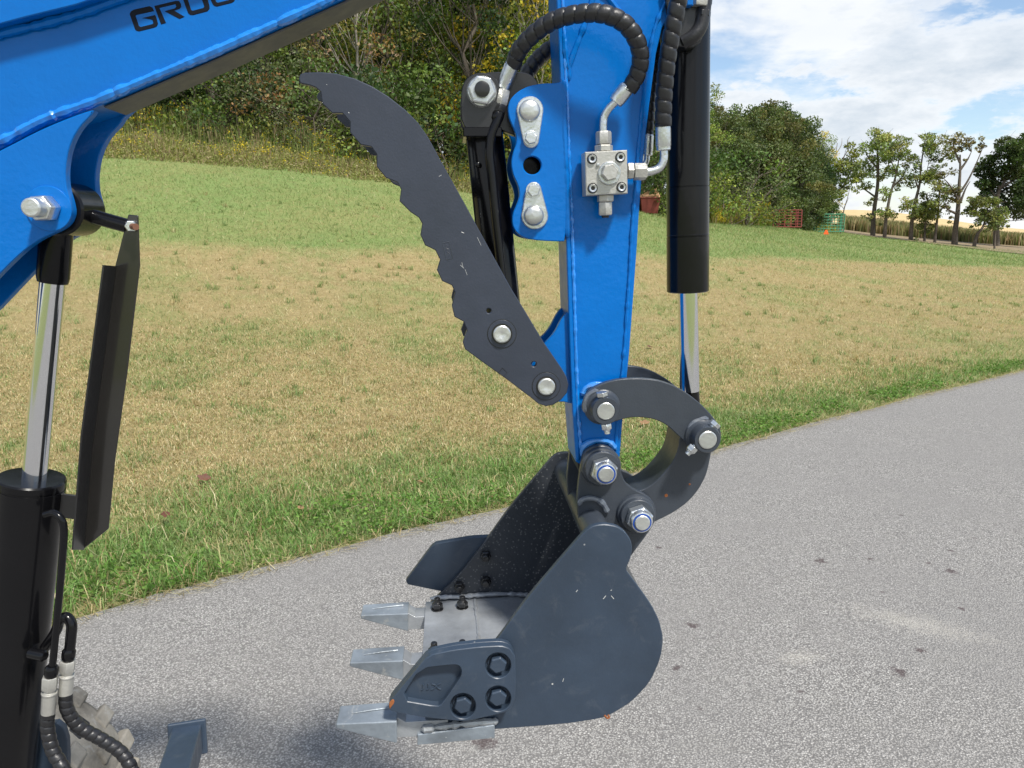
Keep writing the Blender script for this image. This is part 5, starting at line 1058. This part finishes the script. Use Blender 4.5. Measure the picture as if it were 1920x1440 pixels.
# side cutters
cut = chaikin([(803, 1229), (850, 1219), (900, 1213), (940, 1211), (956, 1216), (966, 1231), (967, 1270), (966, 1311), (959, 1328), (944, 1337), (888, 1350), (867, 1353), (800, 1346), (734, 1335), (728, 1325), (732, 1315), (765, 1275)], 1, .16)
bolts = ((934, 1248), (934, 1310), (868, 1324))
pocket = chaikin([(788, 1253), (852, 1246), (862, 1249), (866, 1259), (864, 1270), (829, 1320), (820, 1325), (750, 1313)], 1, .2)
cutter = mk('side_cutter', ext(cut, .990, 1.0, wt=.978), BUCKET, bk, .001, label='near bolted side cutter with an orange rust spot on its tip')
def small(name, g, mat, parent, bev=0.0): return mk(name, g, mat, parent, bev)
# raised face of the cutter with recessed pocket and bolt seats (one mesh)
g_face = ext(cut, .978, .9905, [pocket] + [circ(x_, y_, 24, 32) for x_, y_ in bolts], wt=.978, ch=.0010)
cf = mk('cutter_face', g_face, BUCKET, bk, label='raised face of the near side cutter')
for x_, y_ in bolts:
    small('cutter_bolt', join(whex((x_, y_), .978, .990, .977, RAD(x_, y_, 17, .978), .52), wlathe((x_, y_), .978, [(.9885, .0148), (.9905, .0148)], 24)), BUCKET, bk, .0009)
# cast marks in the pocket
for pts in ([(793, 1283), (794, 1291), (790, 1294)], [(803, 1282), (804, 1291), (800, 1293)], [(810, 1282), (816, 1284), (822, 1291), (827, 1292)], [(827, 1281), (820, 1284), (814, 1291), (808, 1293)]):
    rectline(pts, bk, BUCKET, .9896, .0012, 'cast_mark')
small('rust_patch', ext(chaikin([(729, 1322), (731, 1315), (738, 1310), (740, 1317), (734, 1325), (731, 1330)], 1), .9772, .979, wt=.978), RUSTM, bk)
# far cutter, shares the outline
cut2 = chaikin([(803, 1229), (900, 1212), (966, 1208), (967, 1330), (867, 1353), (728, 1327)], 1, .07)
fc = mk('side_cutter', ext(cut2, 1.366, 1.380, wt=.978), BUCKET, bk, .002, label='far side cutter sticking out beyond the far plate')
for x_, y_ in bolts:
    p_ = M(x_, y_, .978)
    for rr0, ww in ((0, 0),):
        mk('bolt_nut', join(hexnut((p_.x, 1.356, p_.z), (0, -1, 0), .012, .0105, rot=.3), lathe((p_.x, 1.345, p_.z), (p_.x, 1.32, p_.z), [(0, .0068), (.008, .0068), (.0095, .0055)], 18)), BLACKS, bk, .0006)
# lip bolts
ztop = A(820, 1341.5, 1.0)[1]
for (bx, wv) in ((820, 1.322), (867, 1.322), (814, 1.165), (867, 1.165), (814, 1.03), (867, 1.03)):
    a_ = M(bx, {1.322: 1139, 1.165: 1216, 1.03: 1320}[wv], wv).x; z_ = A(820 if bx < 850 else 867, 1342 if bx < 850 else 1338, 1.0)[1]
    mk('lip_bolt', join(lathe((a_, wv, z_-.001), (a_, wv, z_+.02), [(0, .0115), (.0022, .0115)], 24), hexnut((a_, wv, z_+.002), (0, 0, 1), .010, .0105, rot=.2), lathe((a_, wv, z_+.011), (a_, wv, z_+.03), [(0, .0085), (.003, .0070), (.0035, .0056), (.010, .0056), (.0115, .0046)], 20)), BLACKS, bk, .0006)
# teeth
def tooth(w0, w1, label):
    k = (w1-w0); wm = (w0+w1)/2
    top = [(629, 1361), (742, 1353.5)]; prof = {'tt': A(629, 1360, .985), 'tb': A(629, 1369, .985), 'rt': A(744, 1353, .985), 'rb': A(744, 1396, .985), 'mb': A(700, 1386, .985), 'ct': A(640, 1359, .985)}
    P_ = prof; i_ = .004
    V = []
    for (nm, off) in (('tt', .004), ('rt', 0), ('rb', .003), ('mb', .004), ('tb', .006)):
        V.append((P_[nm][0], w0+off*.6, P_[nm][1])); V.append((P_[nm][0], w1-off*.6, P_[nm][1]))
    F = [(0, 1, 3, 2), (2, 3, 5, 4), (4, 5, 7, 6), (6, 7, 9, 8), (8, 9, 1, 0), (0, 2, 4, 6, 8), (1, 9, 7, 5, 3)]
    t_ = mk('tooth', (V, F), TOOTH, bk, .0022, label=label, seg=3)
    # adapter neck behind the tooth and its shank under the lip
    q = [A(742, 1356, .985), A(757, 1362, .985), A(784, 1372, .985), A(800, 1378, .985), A(800, 1392, .985), A(742, 1394, .985)]
    q2 = [A(700, 1357, .985), A(742, 1354, .985), A(760, 1364, .985), A(786, 1362, .985), A(840, 1360, .985), A(840, 1390, .985), A(742, 1393, .985)]
    n_ = len(q2); V = [(a_, w0+(.012 if w0 < 1 else .005), z_) for a_, z_ in q2] + [(a_, w1-.006, z_) for a_, z_ in q2]
    F = [tuple(range(n_)), tuple(range(2*n_-1, n_-1, -1))] + [(i, (i+1) % n_, (i+1) % n_+n_, i+n_) for i in range(n_)]
    mk('tooth_adapter', (V, F), WORN, bk, .001)
    a0, z0 = A(655, 1357.5, .985); a1, z1 = A(735, 1352.5, .985)
    g = join(sweep([(a0, wm, z0), ((a0+a1)/2, wm+.004, (z0+z1)/2+.0008), (a1-.004, wm+.008, z1)], [.0005, .0011, .0018], 6))
    mk('tooth_ridge', g, TOOTH, bk)
tooth(.985, 1.034, 'nearest bucket tooth, half under the side cutter'); tooth(1.143, 1.190, 'middle bucket tooth'); tooth(1.300, 1.347, 'farthest bucket tooth')
for pts in ([(1151, 1123), (1146, 1117), (1137, 1112)][:2], [(1057, 1272), (1055, 1278)], [(1083, 1106), (1080, 1110)], [(1131, 1123), (1136, 1117)], [(1145, 1107), (1147, 1106)]):
    rectline(pts, bk, SCRATCH, 1.0, .0006, 'scratch')
rectline([(1133, 1341), (1139, 1347), (1143, 1345), (1140, 1340)], bk, RUSTM, 1.0, .0016, 'chip')
mk('breather_wire', sweep(catmull([M(1172, 1060, 1.15), M(1178, 1075, 1.15), (M(1187, 1088, 1.15))], 5), .0016, 8), DARK, bk)

# --- wheel and frame tube low at the left
tyc = 1.62; tc0 = A(35, 1470, tyc); cx_, cz_ = tc0[0]-.03, .262
RT = .262
tg = lathe((cx_, 1.50, cz_), (cx_, 1.72, cz_), [(0, RT*.55), (.004, RT*.80), (.02, RT*.93), (.05, RT), (.17, RT), (.20, RT*.93), (.216, RT*.8), (.22, RT*.55)], 60)
ty = mk('tyre', tg, MUD, EX, label='mud caked knobby tyre behind the hoses at lower left')
for i in range(20):
    for sgn in (0, 1, 2):
        an = 2*math.pi*(i+.5*(sgn % 2)+random.uniform(-.08, .08))/20; w0_ = 1.500+.072*sgn; V = []; hh_ = random.uniform(.003, .012)
        for (dr, sc_) in ((-.02, 1), (hh_, .82)):
            for (dw, da) in ((0, -.085), (.066, -.06), (.070, .10), (.006, .085)):
                rr_ = RT+dr; a2 = an+da*sc_+random.uniform(-.012, .012); V.append((cx_+rr_*math.cos(a2), w0_+.035+(dw-.035)*sc_+random.uniform(-.004, .004), cz_+rr_*math.sin(a2)))
        mk('tread_lug', (V, [(0, 1, 2, 3), (4, 5, 6, 7), (0, 1, 5, 4), (1, 2, 6, 5), (2, 3, 7, 6), (3, 0, 4, 7)]), TYRE if (i*3+sgn) % 7 == 0 else MUD, ty, .006)
mk('wheel_rim', lathe((cx_, 1.49, cz_), (cx_, 1.60, cz_), [(0, .03), (.004, .06), (.02, .06), (.022, RT*.5), (.006, RT*.55), (.006, RT*.6), (.06, RT*.6)], 40), BUCKET, ty)
# painted grey square tube with capped end
fa, fb = M(352, 1385, 1.20), M(318, 1500, 1.02)
d_ = (fb-fa).normalized(); up = Vector((0, 0, 1)); sd_ = d_.cross(up).normalized(); u2 = sd_.cross(d_).normalized()
def obox(p, q, sx, sz):
    V = [tuple(c_ + sd_*a_*sx + u2*b_*sz) for c_ in (p, q) for a_, b_ in ((-1, -1), (1, -1), (1, 1), (-1, 1))]
    return V, [(0, 3, 2, 1), (4, 5, 6, 7), (0, 1, 5, 4), (1, 2, 6, 5), (2, 3, 7, 6), (3, 0, 4, 7)]
ft = mk('frame_tube', obox(fa, fb, .024, .024), BUCKET, EX, .004, label='grey blue square steel tube poking up at the bottom edge')
mk('tube_cap', obox(fa-d_*.004, fa+d_*.004, .031, .031), BUCKET, ft, .003)
mk('frame_plate', ext(chaikin([(50, 1440), (60, 1380), (100, 1350), (125, 1370), (128, 1440), (120, 1560), (40, 1560)], 1), 1.20, 1.212), BUCKET, EX, .002, label='blue grey frame plate behind the hoses')
